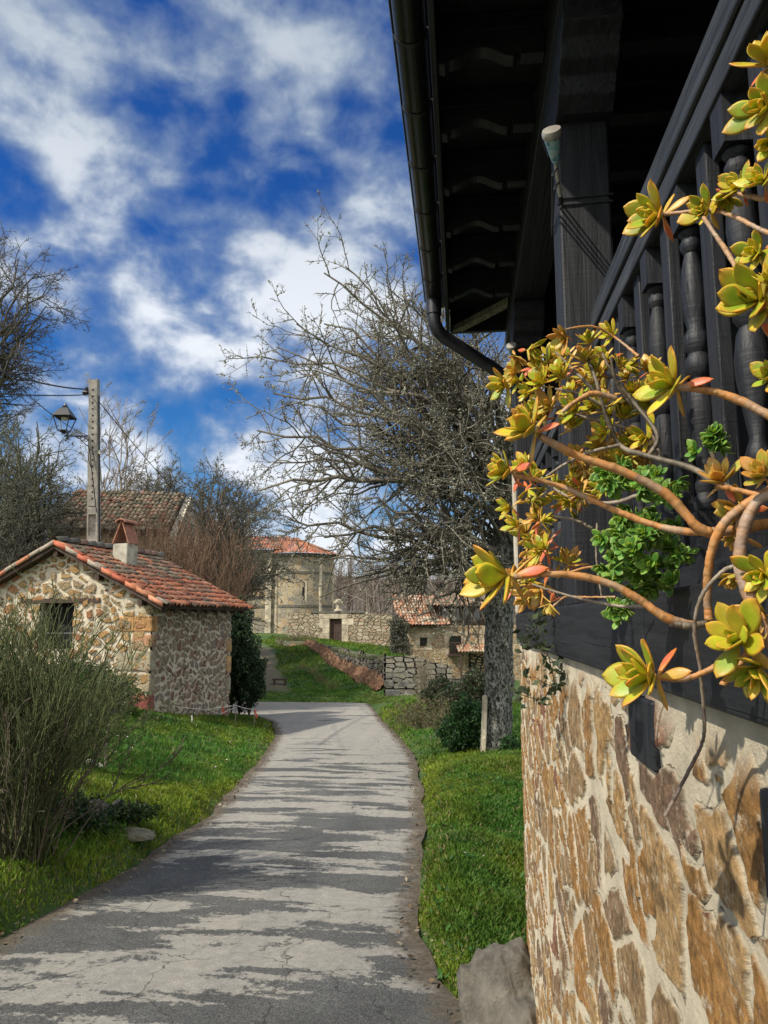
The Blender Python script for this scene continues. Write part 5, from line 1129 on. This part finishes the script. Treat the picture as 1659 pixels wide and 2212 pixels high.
mass('bramble thicket with dark leaves below the farmhouse', [(D(985, 1530, 21), (.75, .8, .6)), (D(950, 1500, 22), (.5, .7, .5)), (D(1025, 1490, 21), (.5, .7, .6))], 5000, .045, [(.025, .05, .022), (.05, .075, .03), (.09, .09, .05), (.06, .05, .035)], 83, 'bramble_thicket', 'brambles')
mass('bright green leafy shrub left of the big trunk', [(D(1010, 1560, 15), (.45, .45, .5)), (D(985, 1585, 14.6), (.35, .35, .3))], 5000, .035, [(.03, .08, .02), (.05, .12, .03), (.025, .06, .02)], 84, 'leafy_shrub', 'shrub')
mass('small green weeds at the foot of the big trunk', [(D(1105, 1615, 13.4), (.22, .25, .22))], 1300, .03, [(.05, .12, .03), (.03, .08, .02)], 85, 'weeds', 'weeds')
mass('ivy mass covering the left corner of the farmhouse', [(D(862, 1370, 53), (.75, .5, 1.5)), (D(868, 1420, 52), (.8, .5, 1.3))], 4500, .08, [(.11, .11, .085), (.07, .08, .05), (.15, .14, .11)], 86, 'ivy', 'climber')
mass('dark weeds round the ditch mouth under the broom bush', [(D(160, 1775, 7.4), (.4, .3, .10)), (D(285, 1752, 7.9), (.30, .2, .07)), (D(130, 1735, 8.0), (.5, .3, .12))], 1500, .022, [(.02, .045, .012), (.05, .09, .02)], 87, 'weeds', 'weeds')
shrub('brown bramble canes along the right lane edge', [D(u, v, d) for u, v, d in [(870, 1560, 22), (900, 1570, 20), (940, 1585, 18), (960, 1540, 20), (920, 1540, 22), (990, 1590, 16)]], .8, 150, 88, (.14, .115, .07), 'brambles', 'brambles', .9, .006, .15, 5, cv=.5, segl=.08, leaves=(5000, .03, [(.1, .11, .04), (.16, .12, .06), (.07, .09, .03)]))
shrub('thin brush climbing beside the grey block wall', [D(u, v, d) for u, v, d in [(905, 1500, 27), (925, 1520, 26)]], 1.9, 40, 89, (.2, .17, .12), 'brush', 'brush', .2, .009, .1, 5, cv=.4)
shrub('dry yellowish scrub on the bank above the lane', [D(u, v, d) for u, v, d in [(690, 1460, 38), (720, 1475, 36.5), (670, 1445, 40), (650, 1430, 42)]], .55, 130, 90, (.22, .2, .09), 'scrub', 'scrub', .5, .007, .12, 4, cv=.5)
shrub('low bare scrub in front of the yard wall', [D(u, 1385, 56) for u in (600, 620, 640, 660, 680)], 1.0, 110, 91, (.16, .13, .09), 'scrub', 'scrub', .4, .012, .12, 4, cv=.4)
# sapling with a stake by the hut
sb = D(203, 1652, 11.3); sb[2] = float(gz(sb[0], sb[1])); sap = thing('sapling', sb, 'thin sapling in a guard in front of the hut', 'sapling')
MB().tube([sb, sb + ez * .5 + rt * .02, sb + ez * 1.0 - rt * .05, sb + ez * 1.5 + rt * .1], [.03, .022, .016, .008], 8).build('trunk', M['trunkbark'], sap)
T = Tree(95, (.07, .065, .05)); 
for i in range(16): T.branch(sb + ez * random.uniform(.6, 1.3), np.array([random.gauss(0, 1), random.gauss(0, 1), .7]), .7, .008, 0, dict(n=[5, 0], len=[.5], ang=[45], wig=[.12, .15], lift=[.03, .03], step=[.12, .1], rmin=.004))
T.build(sap)
tag(MB().tube([sb + rt * .17, sb + rt * .17 + ez * 1.1], .014, 6).build('garden_stake', M['greywood']), 'upright grey stake standing right of the thin sapling', 'stake', 'stakes beside the sapling')
tag(MB().tube([sb - rt * .3 + fh * .2, sb - rt * .3 + fh * .2 + ez * .95], .012, 6).build('garden_stake', M['brownwood']), 'dark stake standing left of the thin sapling', 'stake', 'stakes beside the sapling')
for i, (u, v, s_, lb) in enumerate([(186, 1649, .13, 'larger white stone left of the sapling foot'), (213, 1655, .09, 'small white stone right of the sapling foot')]):
    q = D(u, v, 11.2); q[2] = float(gz(q[0], q[1])) + s_ * .35; rock('stone', q, (s_, s_ * .7, s_ * .6), M['white_rock'], lb, 'stone', 20 + i, 3, group='white stones at the sapling')
for i, (u, v, d, s3, lb, m_) in enumerate([(290, 1790, 7.6, (.3, .16, .07), 'flat mossy slab in front of the ditch mouth', 'mossrock'), (205, 1745, 8.05, (.16, .14, .15), 'dark upright stone inside the ditch mouth', 'rock'), (255, 1755, 8.1, (.13, .12, .14), 'dark round stone right in the ditch mouth', 'rock'),
                                           (215, 1775, 7.7, (.09, .08, .08), 'small dark stone low in the ditch', 'rock')]):
    q = D(u, v, d); q[2] = float(gz(q[0], q[1])) + s3[2] * .4; rock('stone', q, s3, M[m_], lb, 'stone', 30 + i, 4)
q = D(1038, 1580, 13.9); q[2] = float(gz(q[0], q[1])) - .1
tag(MB().obox(q, rt * .09, fh * .12, ez * 1.15 + rt * .06).build('stone_post', M['ashlar'], bevel=.02), 'pale upright stone post just left of the big tree trunk', 'post')
q = D(590, 1475, 37); q[2] = float(gz(q[0], q[1])) - .05; m = MB()
for a in (0, .55): m.obox(q + rt * a, rt * .07, fh * .3, ez * .32)
m.obox(q - rt * .06 + ez * .30, rt * .75, fh * .34, ez * .07); tag(m.build('low_bench', M['brownwood']), 'small dark wooden block seat on the grass path up to the church', 'bench')
# rope barrier by the hut with thin stakes, tape and strap
st_ = []
for u, v, d, h_, lb in [(508, 1548, 20.5, .62, 'thin metal stake of the rope barrier nearer the hut'), (549, 1552, 20.5, .62, 'thin metal stake of the rope barrier beside the lane')]:
    q = D(u, v + 12, d); q[2] = float(gz(q[0], q[1])) - .05; top = q + ez * (h_ + .05); st_.append(top); tag(MB().tube([q, top], .012, 6).build('barrier_stake', M['greywood']), lb, 'stake', 'stakes of the rope barrier')
ra = HP(-.06, 1.0, .05); rpts = [ra, ra * .5 + st_[0] * .5 - ez * .15, st_[0] - ez * .1, (st_[0] + st_[1]) / 2 - ez * .12, st_[1] - ez * .1]
rm = MB().tube(rpts, .012, 6); rm.tube([ra * .5 + st_[0] * .5 - ez * .13, ra * .25 + st_[0] * .75 - ez * .3, st_[0] - ez * .15], .01, 5)
tag(rm.build('rope', M['white_rock']), 'slack pale rope strung between the hut corner and thin stakes', 'rope')
M['red_tape'] = simple('red_tape', (.6, .08, .06), .6, .2, 20, .1)
for k_, (p_, lb) in enumerate([(st_[0] - rt * .38 - ez * .12, 'red and white tape knot hanging on the rope near the hut'), (st_[1] - ez * .1, 'red and white tape knot on the lane side stake')]):
    tp = MB(); tp.obox(p_, rt * .05, fh * .01, ez * -.10); tp.obox(p_ + rt * .02 - ez * .1, rt * .05, fh * .012, ez * -.12 + rt * .02); tag(tp.build('warning_tape', M['red_tape']), lb, 'tape', 'tape knots on the rope barrier')
q = D(414, 1545, 17.8); tag(MB().tube([q, q - ez * .12 + rt * .02, q - ez * .3 - rt * .03, q - ez * .4 + rt * .04, q - ez * .42 + rt * .08], [.02, .02, .018, .022, .012], 7).build('hanging_strap', M['white_rock']), 'white strap hanging in front of the foot of the hut side wall', 'strap')
# red netting on the bank
M['net'] = simple('red_netting', (.20, .065, .045), .9, .4, 7, .9, .03, col2=(.26, .17, .09))
a_, b2 = D(632, 1398, 54.), D(832, 1492, 34.2); nn_ = 400; ss_ = np.linspace(0, 1, nn_); tt2 = np.linspace(0, 1, 9)
NX = a_[0] + (b2[0] - a_[0]) * ss_[:, None] + 0 * tt2; NY = a_[1] + (b2[1] - a_[1]) * ss_[:, None] + 0 * tt2; off_ = -(1.0 + .25 * vnoise(ss_ * 30, ss_ * 0, 2, 8))[:, None] * tt2[None] * .5
NX = NX + off_ * .75; NY = NY + off_ * .65; NZ = gz(NX, NY) + .05 + .30 * np.clip(1 - tt2 * 1.6, 0, 1)[None] * (1 + .3 * vnoise(ss_ * 40, ss_ * 0, 1, 7))[:, None] + .10 * vnoise(NX, NY, .12, 18) + .07 * np.random.default_rng(3).normal(0, 1, NX.shape)
tag(mk('plastic_netting', np.stack([NX, NY, NZ], 2).reshape(-1, 3), grid_faces(nn_, 9), M['net']), 'collapsed red plastic netting along the foot of the retaining wall', 'netting')
# far wood on the rising ground: individual far trunks and brushwood crowns seen as one mass
Tw = Tree(99, (.16, .13, .10), .35); r_ = np.random.default_rng(6)
for i in range(1500):
    dd = 84 + 120 * r_.random() ** 1.4; u = r_.uniform(-250, 1500); q = D(u, 1345, dd); q[2] = float(gz(q[0], q[1])); h_ = r_.uniform(4, 9); t_ = q + np.array([r_.normal(0, .4), 0, h_]); pale = r_.random() < .25
    Tw.base = np.array((.32, .28, .23) if pale else (.12, .085, .065) if r_.random() < .5 else (.13, .11, .09)); Tw.seg([q, t_], [.09, .03])
    for k in range(15):
        b_ = q + (t_ - q) * r_.uniform(.25, 1); e_ = b_ + np.array([r_.normal(0, .9), r_.normal(0, .9), r_.uniform(.5, 2.2)]); Tw.seg([b_, (b_ + e_) / 2 + r_.normal(0, .12, 3), e_], [.035, .025, .012])
V, f = segmesh(Tw.P0, Tw.P1, Tw.R0, Tw.R1, 3); tag(mk('wood', V, f, M['bark'], col=rep(np.array(Tw.C), 6)), 'far bare winter wood on the hill beyond the church', 'woodland', kind='stuff')
# ------------------------------------------------------------ succulents
def leaf_mesh(n_=9, k=8):
    """unit leaf along +x, upper side +z: returns V, F, tipness, edgeness"""
    V = []; A = []
    for i in range(n_ + 1):
        t_ = i / n_; wd = .16 * (math.sin(min(t_ / .62, 1) * math.pi / 2) ** 1.1 if t_ < .62 else math.cos((t_ - .62) / .38 * math.pi / 2) ** .78); wd = max(wd, .035 * (1 - t_)); th = .055 * (1 - .55 * t_) * (1 if t_ < .97 else .3) + .004
        for j in range(k):
            a = 2 * math.pi * j / k; V.append((t_, math.cos(a) * wd, math.sin(a) * th * (.75 if math.sin(a) > 0 else 1.15) + .10 * t_ * t_ + .10 * abs(math.cos(a)) * wd)); A.append((t_, abs(math.cos(a)) ** 5))
    Fc = [(i * k + j, i * k + (j + 1) % k, (i + 1) * k + (j + 1) % k, (i + 1) * k + j) for i in range(n_) for j in range(k)]
    V.append((1.015, 0, .10)); A.append((1., 1.)); tip = len(V) - 1
    return np.array(V), np.array(Fc), np.array([(n_ * k + j, n_ * k + (j + 1) % k, tip) for j in range(k)]), np.array(A)
LV, LF4, LF3, LA = leaf_mesh()
def succ_mat():
    m, t, b, o = mat('succulent_leaf', .46); a = attr(t, 'Col').outputs['Color']; c = obj_co(t)
    cc = t.mix(1., a, t.ramp(t.noise(c, 55, 4, .6).outputs[0], [(.3, .82), (.7, 1.12)]), 'MULTIPLY')
    t.put(b.inputs['Base Color'], cc); b.inputs['Subsurface Weight'].default_value = .45; b.inputs['Subsurface Radius'].default_value = (.012, .01, .003); b.inputs['Subsurface Scale'].default_value = .5
    b.inputs['Specular IOR Level'].default_value = .5; bump(t, b, t.noise(c, 140, 4).outputs[0], .15, .002); return m
M['succ'] = succ_mat()
def stem_mat():
    m, t, b, o = mat('succulent_stem', .55); a = attr(t, 'Col').outputs['Color']; c = obj_co(t)
    cc = t.mix(1., a, t.ramp(t.noise(c, 40, 5, .6).outputs[0], [(.3, .7), (.7, 1.2)]), 'MULTIPLY'); sp = t.ss(t.noise(c, 110, 2, .5).outputs[0], .66, .72)
    cc = t.mix(t.m('MULTIPLY', sp, .55), cc, (.12, .05, .02)); t.put(b.inputs['Base Color'], cc); bump(t, b, t.noise(c, 60, 5, .65).outputs[0], .5, .004); return m
M['stem'] = stem_mat()
YG = dict(g=[(.34, .42, .02), (.42, .44, .02), (.25, .37, .02), (.50, .44, .03)], e=(.66, .22, .03), r=(.62, .12, .05), y=(.55, .36, .06))
OG = dict(g=[(.46, .36, .05), (.52, .34, .06), (.36, .36, .05), (.5, .27, .05)], e=(.62, .22, .05), r=(.6, .13, .06), y=(.6, .36, .08))
GG = dict(g=[(.07, .22, .025), (.11, .29, .035), (.05, .16, .02), (.17, .34, .04)], e=(.22, .30, .05), r=(.1, .26, .05), y=(.12, .26, .05))
def rosette(root, c, ax, L, seed, pal=YG, n_=15, open_=1., old=3, wid=1.):
    r_ = np.random.default_rng(seed); c = np.array(c, float); ax = np.array(ax, float); ax /= np.linalg.norm(ax); a = np.cross(ax, [0.3, .5, .81]); a /= np.linalg.norm(a); b_ = np.cross(ax, a)
    Vs, F4, F3, Cs = [], [], [], []; k = 0
    for i in range(n_ + old):
        t_ = min(i / (n_ - 1), 1.); ph = i * 2.39996 + r_.normal(0, .12); inc = R((10 + 58 * t_ ** .85) * open_ * r_.uniform(.8, 1.15) + r_.normal(0, 6)); ln = L * (.42 + .58 * t_ ** .7) * r_.uniform(.78, 1.12); hang = i >= n_
        if hang: inc = R(r_.uniform(95, 140)); ln = L * r_.uniform(.6, .85)
        rad = a * math.cos(ph) + b_ * math.sin(ph); dx = ax * math.cos(inc) + rad * math.sin(inc); dz = ax * math.sin(inc) - rad * math.cos(inc); dy = np.cross(dz, dx)
        wf_ = ln * (1.5 if not hang else 1.0) * wid * r_.uniform(.9, 1.15); curl = (.9 if not hang else -1.3) * r_.uniform(.5, 1.3)
        P = c + ax * L * (.10 * (1 - t_) - (.10 if hang else 0)) + dx * (LV[:, :1] * ln) + dy * (LV[:, 1:2] * wf_) + dz * ((LV[:, 2:3] + .1 * (curl - 1) * LV[:, :1] ** 2) * ln)
        g = np.array(pal['g'][r_.integers(0, 4)]) * r_.uniform(.85, 1.15); 
        if hang: g = np.array(pal['r'] if r_.random() < .5 else pal['y'])
        base_ = np.array(pal['y']); tt_ = LA[:, :1]; cc = g * np.clip(.15 + tt_ * 1.6, 0, 1) + base_ * (1 - np.clip(.15 + tt_ * 1.6, 0, 1)) * 1.0
        ed = np.clip(LA[:, 1:2] * .75 * (tt_ > .2) + np.clip((tt_ - .72) / .28, 0, 1) * .9, 0, 1) * r_.uniform(.4, 1.); cc = cc * (1 - ed) + np.array(pal['e']) * ed
        Vs.append(P); F4.append(LF4 + k); F3.append(LF3 + k); Cs.append(cc); k += len(P)
    return mk('leaf_rosette', np.concatenate(Vs), [np.concatenate(F4), np.concatenate(F3)], M['succ'], root, col=np.concatenate(Cs), smooth=True)
def smooth_path(pts, n_=6):
    pts = np.array(pts, float); out = []
    for i in range(len(pts) - 1):
        p0, p1, p2, p3 = pts[max(i - 1, 0)], pts[i], pts[i + 1], pts[min(i + 2, len(pts) - 1)]
        for j in range(n_):
            t_ = j / n_; out.append(.5 * ((2 * p1) + (-p0 + p2) * t_ + (2 * p0 - 5 * p1 + 4 * p2 - p3) * t_ ** 2 + (-p0 + 3 * p1 - 3 * p2 + p3) * t_ ** 3))
    out.append(pts[-1]); return np.array(out)
ORS = [(.54, .24, .07), (.48, .19, .05), (.52, .3, .12), (.46, .24, .09)]; GRY = [(.24, .19, .14), (.3, .25, .19)]; DKS = [(.10, .08, .055), (.15, .12, .08)]
def stem(root, px, r0, r1, cols=ORS, seed=0, name='stem', n_=16, k=10):
    r0 *= .74; r1 *= .74
    r_ = np.random.default_rng(seed); P = smooth_path([D(*q) for q in px], n_); m_ = len(P); node = (np.arange(m_) % 8 == r_.integers(0, 8)).astype(float); rr_ = np.linspace(r0, r1, m_) * (1 + .012 * r_.normal(0, 1, m_) + .035 * node + .07 * np.sin(np.arange(m_) * .31 + seed)); P = P + r_.normal(0, .0002, P.shape); mb = MB().tube(P, list(rr_), k); off = mb.v
    cN = np.array([cols[0]] * m_) * 0; c0, c1 = np.array(cols[0]), np.array(cols[-1]); w_ = .5 + .5 * np.sin(np.arange(m_) * .55 + seed); w_ = np.clip(w_ + r_.normal(0, .2, m_), 0, 1); cN = (c0 * (1 - w_[:, None]) + c1 * w_[:, None]) * (1 - .3 * node[:, None]); gy = (np.sin(np.arange(m_) * .17 + seed * 2.1) > .72)[:, None]; cN = cN * (1 - gy * .55) + np.array([.34, .27, .2]) * gy * .55
    Vv = np.array(mb.v); f4 = np.array(mb.f4); C_ = np.repeat(cN, k, 0); o = mk(name, Vv, [f4, np.array(mb.f3)] if mb.f3 else [f4], M['stem'], root, col=C_, smooth=True); return P
def px_m(px, d): return px * d / F
big = thing('succulent_plant', (.42, .75, 2.1), 'big yellow-green succulent on long orange stems reaching out over the wall', 'succulent')
def ros_on(root, u, v, d, rpx, dir_px, seed, pal=YG, toward=.35, **kw):
    """rosette centred at a point, its axis given on the picture plane plus a share towards the viewer"""
    du, dv = dir_px; ax = rt * du - up * dv; ax = ax / np.linalg.norm(ax) - fw * toward; return rosette(root, D(u, v, d), ax, px_m(rpx, d), seed, pal, **kw)
S_ = [([(1760, 1135, .80), (1659, 1132, .79), (1560, 1148, .79), (1510, 1140, .79), (1440, 1068, .80), (1345, 1018, .81), (1250, 985, .82), (1165, 942, .82)], 17, 11, (1150, 930), 90, (-.95, -.55), 1),
      ([(1560, 1150, .79), (1480, 1148, .80), (1400, 1130, .82), (1300, 1090, .84), (1210, 1050, .86), (1110, 1026, .87)], 12, 7.5, (1100, 1018), 68, (-1, -.25), 2),
      ([(1500, 1352, .78), (1440, 1335, .78), (1380, 1295, .79), (1310, 1258, .80), (1210, 1240, .81), (1110, 1246, .82)], 14, 9, (1095, 1245), 120, (-1, -.05), 3),
      ([(1590, 1400, .74), (1545, 1440, .74), (1480, 1466, .75), (1420, 1464, .75)], 9, 7, (1410, 1462), 118, (-1, -.2), 4),
      ([(1720, 930, .72), (1659, 896, .73), (1580, 858, .75), (1510, 840, .76), (1460, 838, .77)], 14, 9, (1455, 836), 98, (-.9, -.35), 5)]
for px, r0, r1, (u, v), rp_, dp, sd in S_:
    stem(big, px, px_m(r0, .8), px_m(r1, .8), seed=sd); ros_on(big, u, v, px[-1][2], rp_, dp, 100 + sd, toward=.25, n_=15, old=4)
for px, r0, r1, cols in [([(1680, 1050, .74), (1620, 1085, .74), (1565, 1130, .75), (1535, 1200, .76), (1528, 1290, .77), (1532, 1340, .77)], 15, 12, ORS),
                         ([(1690, 1060, .72), (1635, 1085, .72), (1605, 1150, .72), (1598, 1220, .72), (1615, 1280, .71), (1660, 1370, .70), (1700, 1450, .7)], 15, 19, [(.42, .25, .14), (.36, .25, .18)]),
                         ([(1600, 1220, .72), (1560, 1235, .73), (1515, 1290, .74), (1500, 1360, .75), (1512, 1440, .76), (1520, 1530, .77)], 6, 5, GRY), ([(1520, 1530, .77), (1518, 1600, .78), (1480, 1680, .79), (1438, 1762, .8)], 5, 6, [(.10, .07, .065), (.13, .1, .09)]),
                         ([(1560, 1480, .72), (1610, 1420, .72), (1640, 1360, .72), (1700, 1330, .72)], 9, 12, ORS), ([(1150, 1262, .95), (1240, 1290, .93), (1330, 1308, .91), (1390, 1310, .88)], 4, 7, GRY),
                         ([(1530, 1345, .77), (1490, 1352, .77), (1450, 1345, .78)], 10, 12, DKS), ([(1545, 1050, .76), (1600, 1060, .75), (1659, 1075, .73)], 7, 9, ORS)]:
    stem(big, px, px_m(r0, .75), px_m(r1, .75), cols, seed=int(px[0][0]))
for i, (u, v, d, rp_, dp, pal, tw) in enumerate([(1600, 1385, .70, 120, (-.8, -.3), YG, .7), (1640, 1440, .70, 105, (-.6, .55), YG, .6), (1560, 1042, .77, 66, (-.5, -.75), OG, .3), (1650, 1030, .72, 70, (-.6, -.5), OG, .5), (1600, 1100, .77, 70, (-1, .2), OG, .3), (1655, 1240, .70, 80, (-.6, .1), YG, .6),
                                            (1650, 1330, .71, 75, (-.7, .2), OG, .4), (1590, 1240, .8, 50, (-.4, .7), OG, .4), (1670, 815, .74, 62, (-1, -.3), YG, .4), (1600, 1160, .85, 50, (-.5, .6), OG, .4)]):
    ros_on(big, u, v, d, rp_, dp, 130 + i, pal, tw, n_=13, old=2)
upr = thing('succulent_plant', (.42, .9, 2.4), 'yellow-green succulent rosettes in front of the near handrail, upper right', 'succulent')
for px, r0, r1 in [([(1720, 440, .74), (1659, 432, .76), (1600, 420, .78), (1560, 415, .8)], 8, 6), ([(1700, 520, .74), (1640, 495, .76), (1590, 470, .79), (1540, 455, .82), (1460, 460, .85), (1425, 465, .86)], 7, 6), ([(1640, 700, .72), (1620, 640, .74), (1580, 560, .78), (1540, 500, .8), (1520, 470, .82)], 8, 6), ([(1720, 260, .72), (1680, 230, .74), (1650, 230, .75)], 8, 6), ([(1720, 700, .72), (1640, 690, .73)], 9, 8)]:
    stem(upr, px, px_m(r0, .78), px_m(r1, .78), [(.48, .27, .13), (.42, .26, .15)], seed=int(px[0][1]))
for i, (u, v, d, rp_, dp, tw) in enumerate([(1655, 140, .74, 75, (-.4, -.8), .4), (1660, 235, .74, 92, (-.9, .1), .5), (1670, 310, .74, 55, (-.5, .3), .5), (1650, 395, .75, 60, (-.6, -.3), .4), (1600, 405, .79, 62, (-.9, -.3), .3), (1530, 452, .83, 62, (-.8, .1), .4), (1425, 466, .86, 85, (-1, .05), .35),
                                            (1640, 545, .78, 62, (-.8, .1), .5), (1645, 650, .72, 125, (-.9, -.1), .5), (1680, 620, .7, 80, (-.3, -.7), .5), (1570, 425, .81, 45, (-.3, .8), .5)]):
    ros_on(upr, u, v, d, rp_, dp, 160 + i, YG, tw, n_=15, old=3)
far_ = thing('succulent_plant', (.40, 1.7, 2.1), 'tangle of small yellow and orange succulent rosettes spilling round the near post', 'succulent')
for px, r0, r1, cols in [([(1600, 1065, 1.12), (1545, 1040, 1.15), (1490, 1010, 1.2), (1400, 985, 1.25), (1340, 962, 1.3), (1310, 900, 1.3), (1290, 830, 1.3), (1268, 770, 1.32)], 10, 5, DKS), ([(1400, 985, 1.25), (1420, 940, 1.25), (1370, 870, 1.3), (1330, 820, 1.3), (1320, 770, 1.3)], 7, 4, DKS), ([(1310, 880, 1.3), (1250, 850, 1.3), (1200, 840, 1.32)], 5, 4, GRY), ([(1380, 770, 1.25), (1330, 730, 1.3), (1280, 705, 1.3), (1220, 712, 1.3)], 4, 3, ORS),
                         ([(1340, 962, 1.3), (1280, 975, 1.3), (1225, 1000, 1.35), (1180, 1030, 1.35)], 6, 4, GRY), ([(1400, 1060, 1.2), (1330, 1085, 1.25), (1250, 1080, 1.3), (1190, 1050, 1.35), (1130, 990, 1.4)], 6, 4, GRY), ([(1380, 1170, 1.2), (1300, 1150, 1.3), (1230, 1120, 1.35), (1150, 1120, 1.4), (1090, 1150, 1.45)], 6, 3, DKS),
                         ([(1330, 860, 1.05), (1280, 850, 1.05), (1240, 870, 1.05), (1215, 890, 1.05)], 7, 5, ORS), ([(1350, 1250, 1.2), (1280, 1225, 1.25), (1200, 1240, 1.3), (1150, 1200, 1.35)], 4, 3, ORS), ([(1330, 1290, 1.15), (1260, 1290, 1.2), (1220, 1290, 1.2), (1190, 1315, 1.2)], 3, 3, ORS), ([(1290, 1130, 1.25), (1288, 1200, 1.25), (1300, 1290, 1.25)], 3, 3, GRY)]:
    stem(far_, px, px_m(r0, 1.3), px_m(r1, 1.3), cols, seed=int(px[1][1]))
small = [(1225, 728, 30), (1272, 742, 30), (1325, 722, 28), (1180, 790, 32), (1212, 812, 30), (1262, 782, 34), (1172, 832, 34), (1095, 832, 38), (1245, 885, 36), (1300, 885, 30), (1190, 880, 34), (1345, 905, 34), (1398, 945, 34), (1310, 935, 28), (1370, 850, 30), (1400, 800, 28), (1150, 900, 32), (1350, 790, 28), (1290, 800, 30), (1235, 925, 28)]
for i, (u, v, rp_) in enumerate(small): ros_on(far_, u, v, 1.3 + .02 * (i % 4), rp_ * 1.55, (rg.uniform(-1, .2), rg.uniform(-1, .2)), 200 + i, YG if i % 5 else OG, .5, n_=13, old=1, wid=.8)
for i in range(74):
    u = rg.uniform(1075, 1275) if i < 40 else rg.uniform(1240, 1400); v = rg.uniform(1000, 1290) if i < 40 else rg.uniform(960, 1060)
    if u > 1230 and v > 1100 and i < 40: u -= 100
    ros_on(far_, u, v, rg.uniform(1.3, 1.5), rg.uniform(36, 52), (rg.uniform(-1, .6), rg.uniform(-1, .7)), 230 + i, OG if rg.random() < .45 else YG, .5, n_=11, old=2, wid=.75)
ros_on(far_, 1188, 1305, 1.2, 36, (-.3, .9), 300, OG, .3, n_=11)
far2 = thing('succulent_plant', (.40, 1.65, 2.4), 'upper cluster of small yellow-green succulent rosettes on dark twigs beside the near post', 'succulent')
for px in ([(1430, 1000, 1.3), (1395, 900, 1.32), (1345, 850, 1.34), (1300, 760, 1.36)], [(1430, 1000, 1.3), (1360, 930, 1.32), (1260, 900, 1.35), (1150, 860, 1.4)], [(1300, 860, 1.3), (1240, 800, 1.34), (1200, 760, 1.36)]): stem(far2, px, .005, .003, GRY, seed=int(px[1][0]))
for i in range(46):
    t_ = rg.random(); u = 1110 + 300 * t_; v = rg.uniform(745, 905) + 60 * t_ * rg.random()
    if 1280 < u < 1480 and v > 905: v -= 60
    ros_on(far2, u, v, rg.uniform(1.34, 1.55), rg.uniform(30, 46), (rg.uniform(-1, .4), rg.uniform(-1, .4)), 500 + i, YG if rg.random() < .75 else OG, .5, n_=12, old=1, wid=.85)
grn = thing('green_succulent', (.42, 1.25, 2.1), 'dark green succulent clump growing between the balusters above the sill', 'succulent')
for i in range(98):
    if i < 66: a = rg.uniform(0, 6.28); q = rg.random() ** .5; u, v = 1388 + 92 * q * math.cos(a), 1195 + 92 * q * math.sin(a)
    elif i < 90: a = rg.uniform(0, 6.28); q = rg.random() ** .5; u, v = 1385 + 85 * q * math.cos(a), 1045 + 55 * q * math.sin(a)
    else: u, v = rg.uniform(1310, 1360), rg.uniform(1290, 1335)
    ros_on(grn, u, v, 1.04 - .05 * (1 - q if i < 90 else 0) + rg.uniform(0, .1), rg.uniform(27, 40), (rg.uniform(-1, .5), rg.uniform(-.7, .7)), 320 + i, GG, .8, n_=14, old=0, wid=1.05)
g2 = thing('green_succulent', (.42, 1.05, 2.3), 'small bright green succulent sprig between two balusters, right of centre rail', 'succulent')
for i in range(8): ros_on(g2, rg.uniform(1500, 1560), rg.uniform(905, 985), 1.0, 34, (rg.uniform(-1, .5), rg.uniform(-.8, .3)), 400 + i, GG, .6, n_=12, old=0)
stem(g2, [(1560, 1050, 1.02), (1545, 1000, 1.02), (1530, 950, 1.02)], .005, .004, GRY)
# planter trough behind the balusters
pl = thing('planter_trough', (.52, 1.3, 2.01), 'dark wooden planter trough full of soil behind the balusters', 'planter')
MB().box(.40, .415, .5, 2.1, 2.052, 2.10).box(.60, .615, .5, 2.1, 2.003, 2.10).box(.415, .60, .5, .515, 2.003, 2.10).box(.415, .60, 2.085, 2.1, 2.003, 2.10).build('boards', M['wood_y'], pl)
MB().box(.416, .599, .516, 2.084, 2.01, 2.09).build('soil', M['soil'], pl)
# thin wild sprig in front of the sill at the far corner
sg = thing('trailing_sprig', D(1180, 1345, 2.6), 'thin trailing wild sprig with tiny dark leaves hanging over the sill corner', 'plant')
T = Tree(97, (.05, .05, .03)); P_ = []
for pts in [[(1178, 1300, 2.6), (1165, 1350, 2.55), (1185, 1420, 2.5), (1195, 1480, 2.45), (1150, 1460, 2.5)], [(1178, 1300, 2.6), (1150, 1370, 2.6), (1130, 1400, 2.7)], [(1185, 1420, 2.5), (1215, 1450, 2.4)], [(1165, 1350, 2.55), (1120, 1385, 2.7)], [(1195, 1480, 2.45), (1170, 1510, 2.5), (1125, 1500, 2.6)]]:
    q = smooth_path([D(*a) for a in pts], 5); T.seg(list(q), list(np.linspace(.0028, .0014, len(q)))); P_ += list(q[::2]) * 6
T.build(sg, cname='stems'); leafcloud('leaves', sg, np.array(P_), .016, [(.04, .06, .03), (.07, .09, .04)], 98, .018)
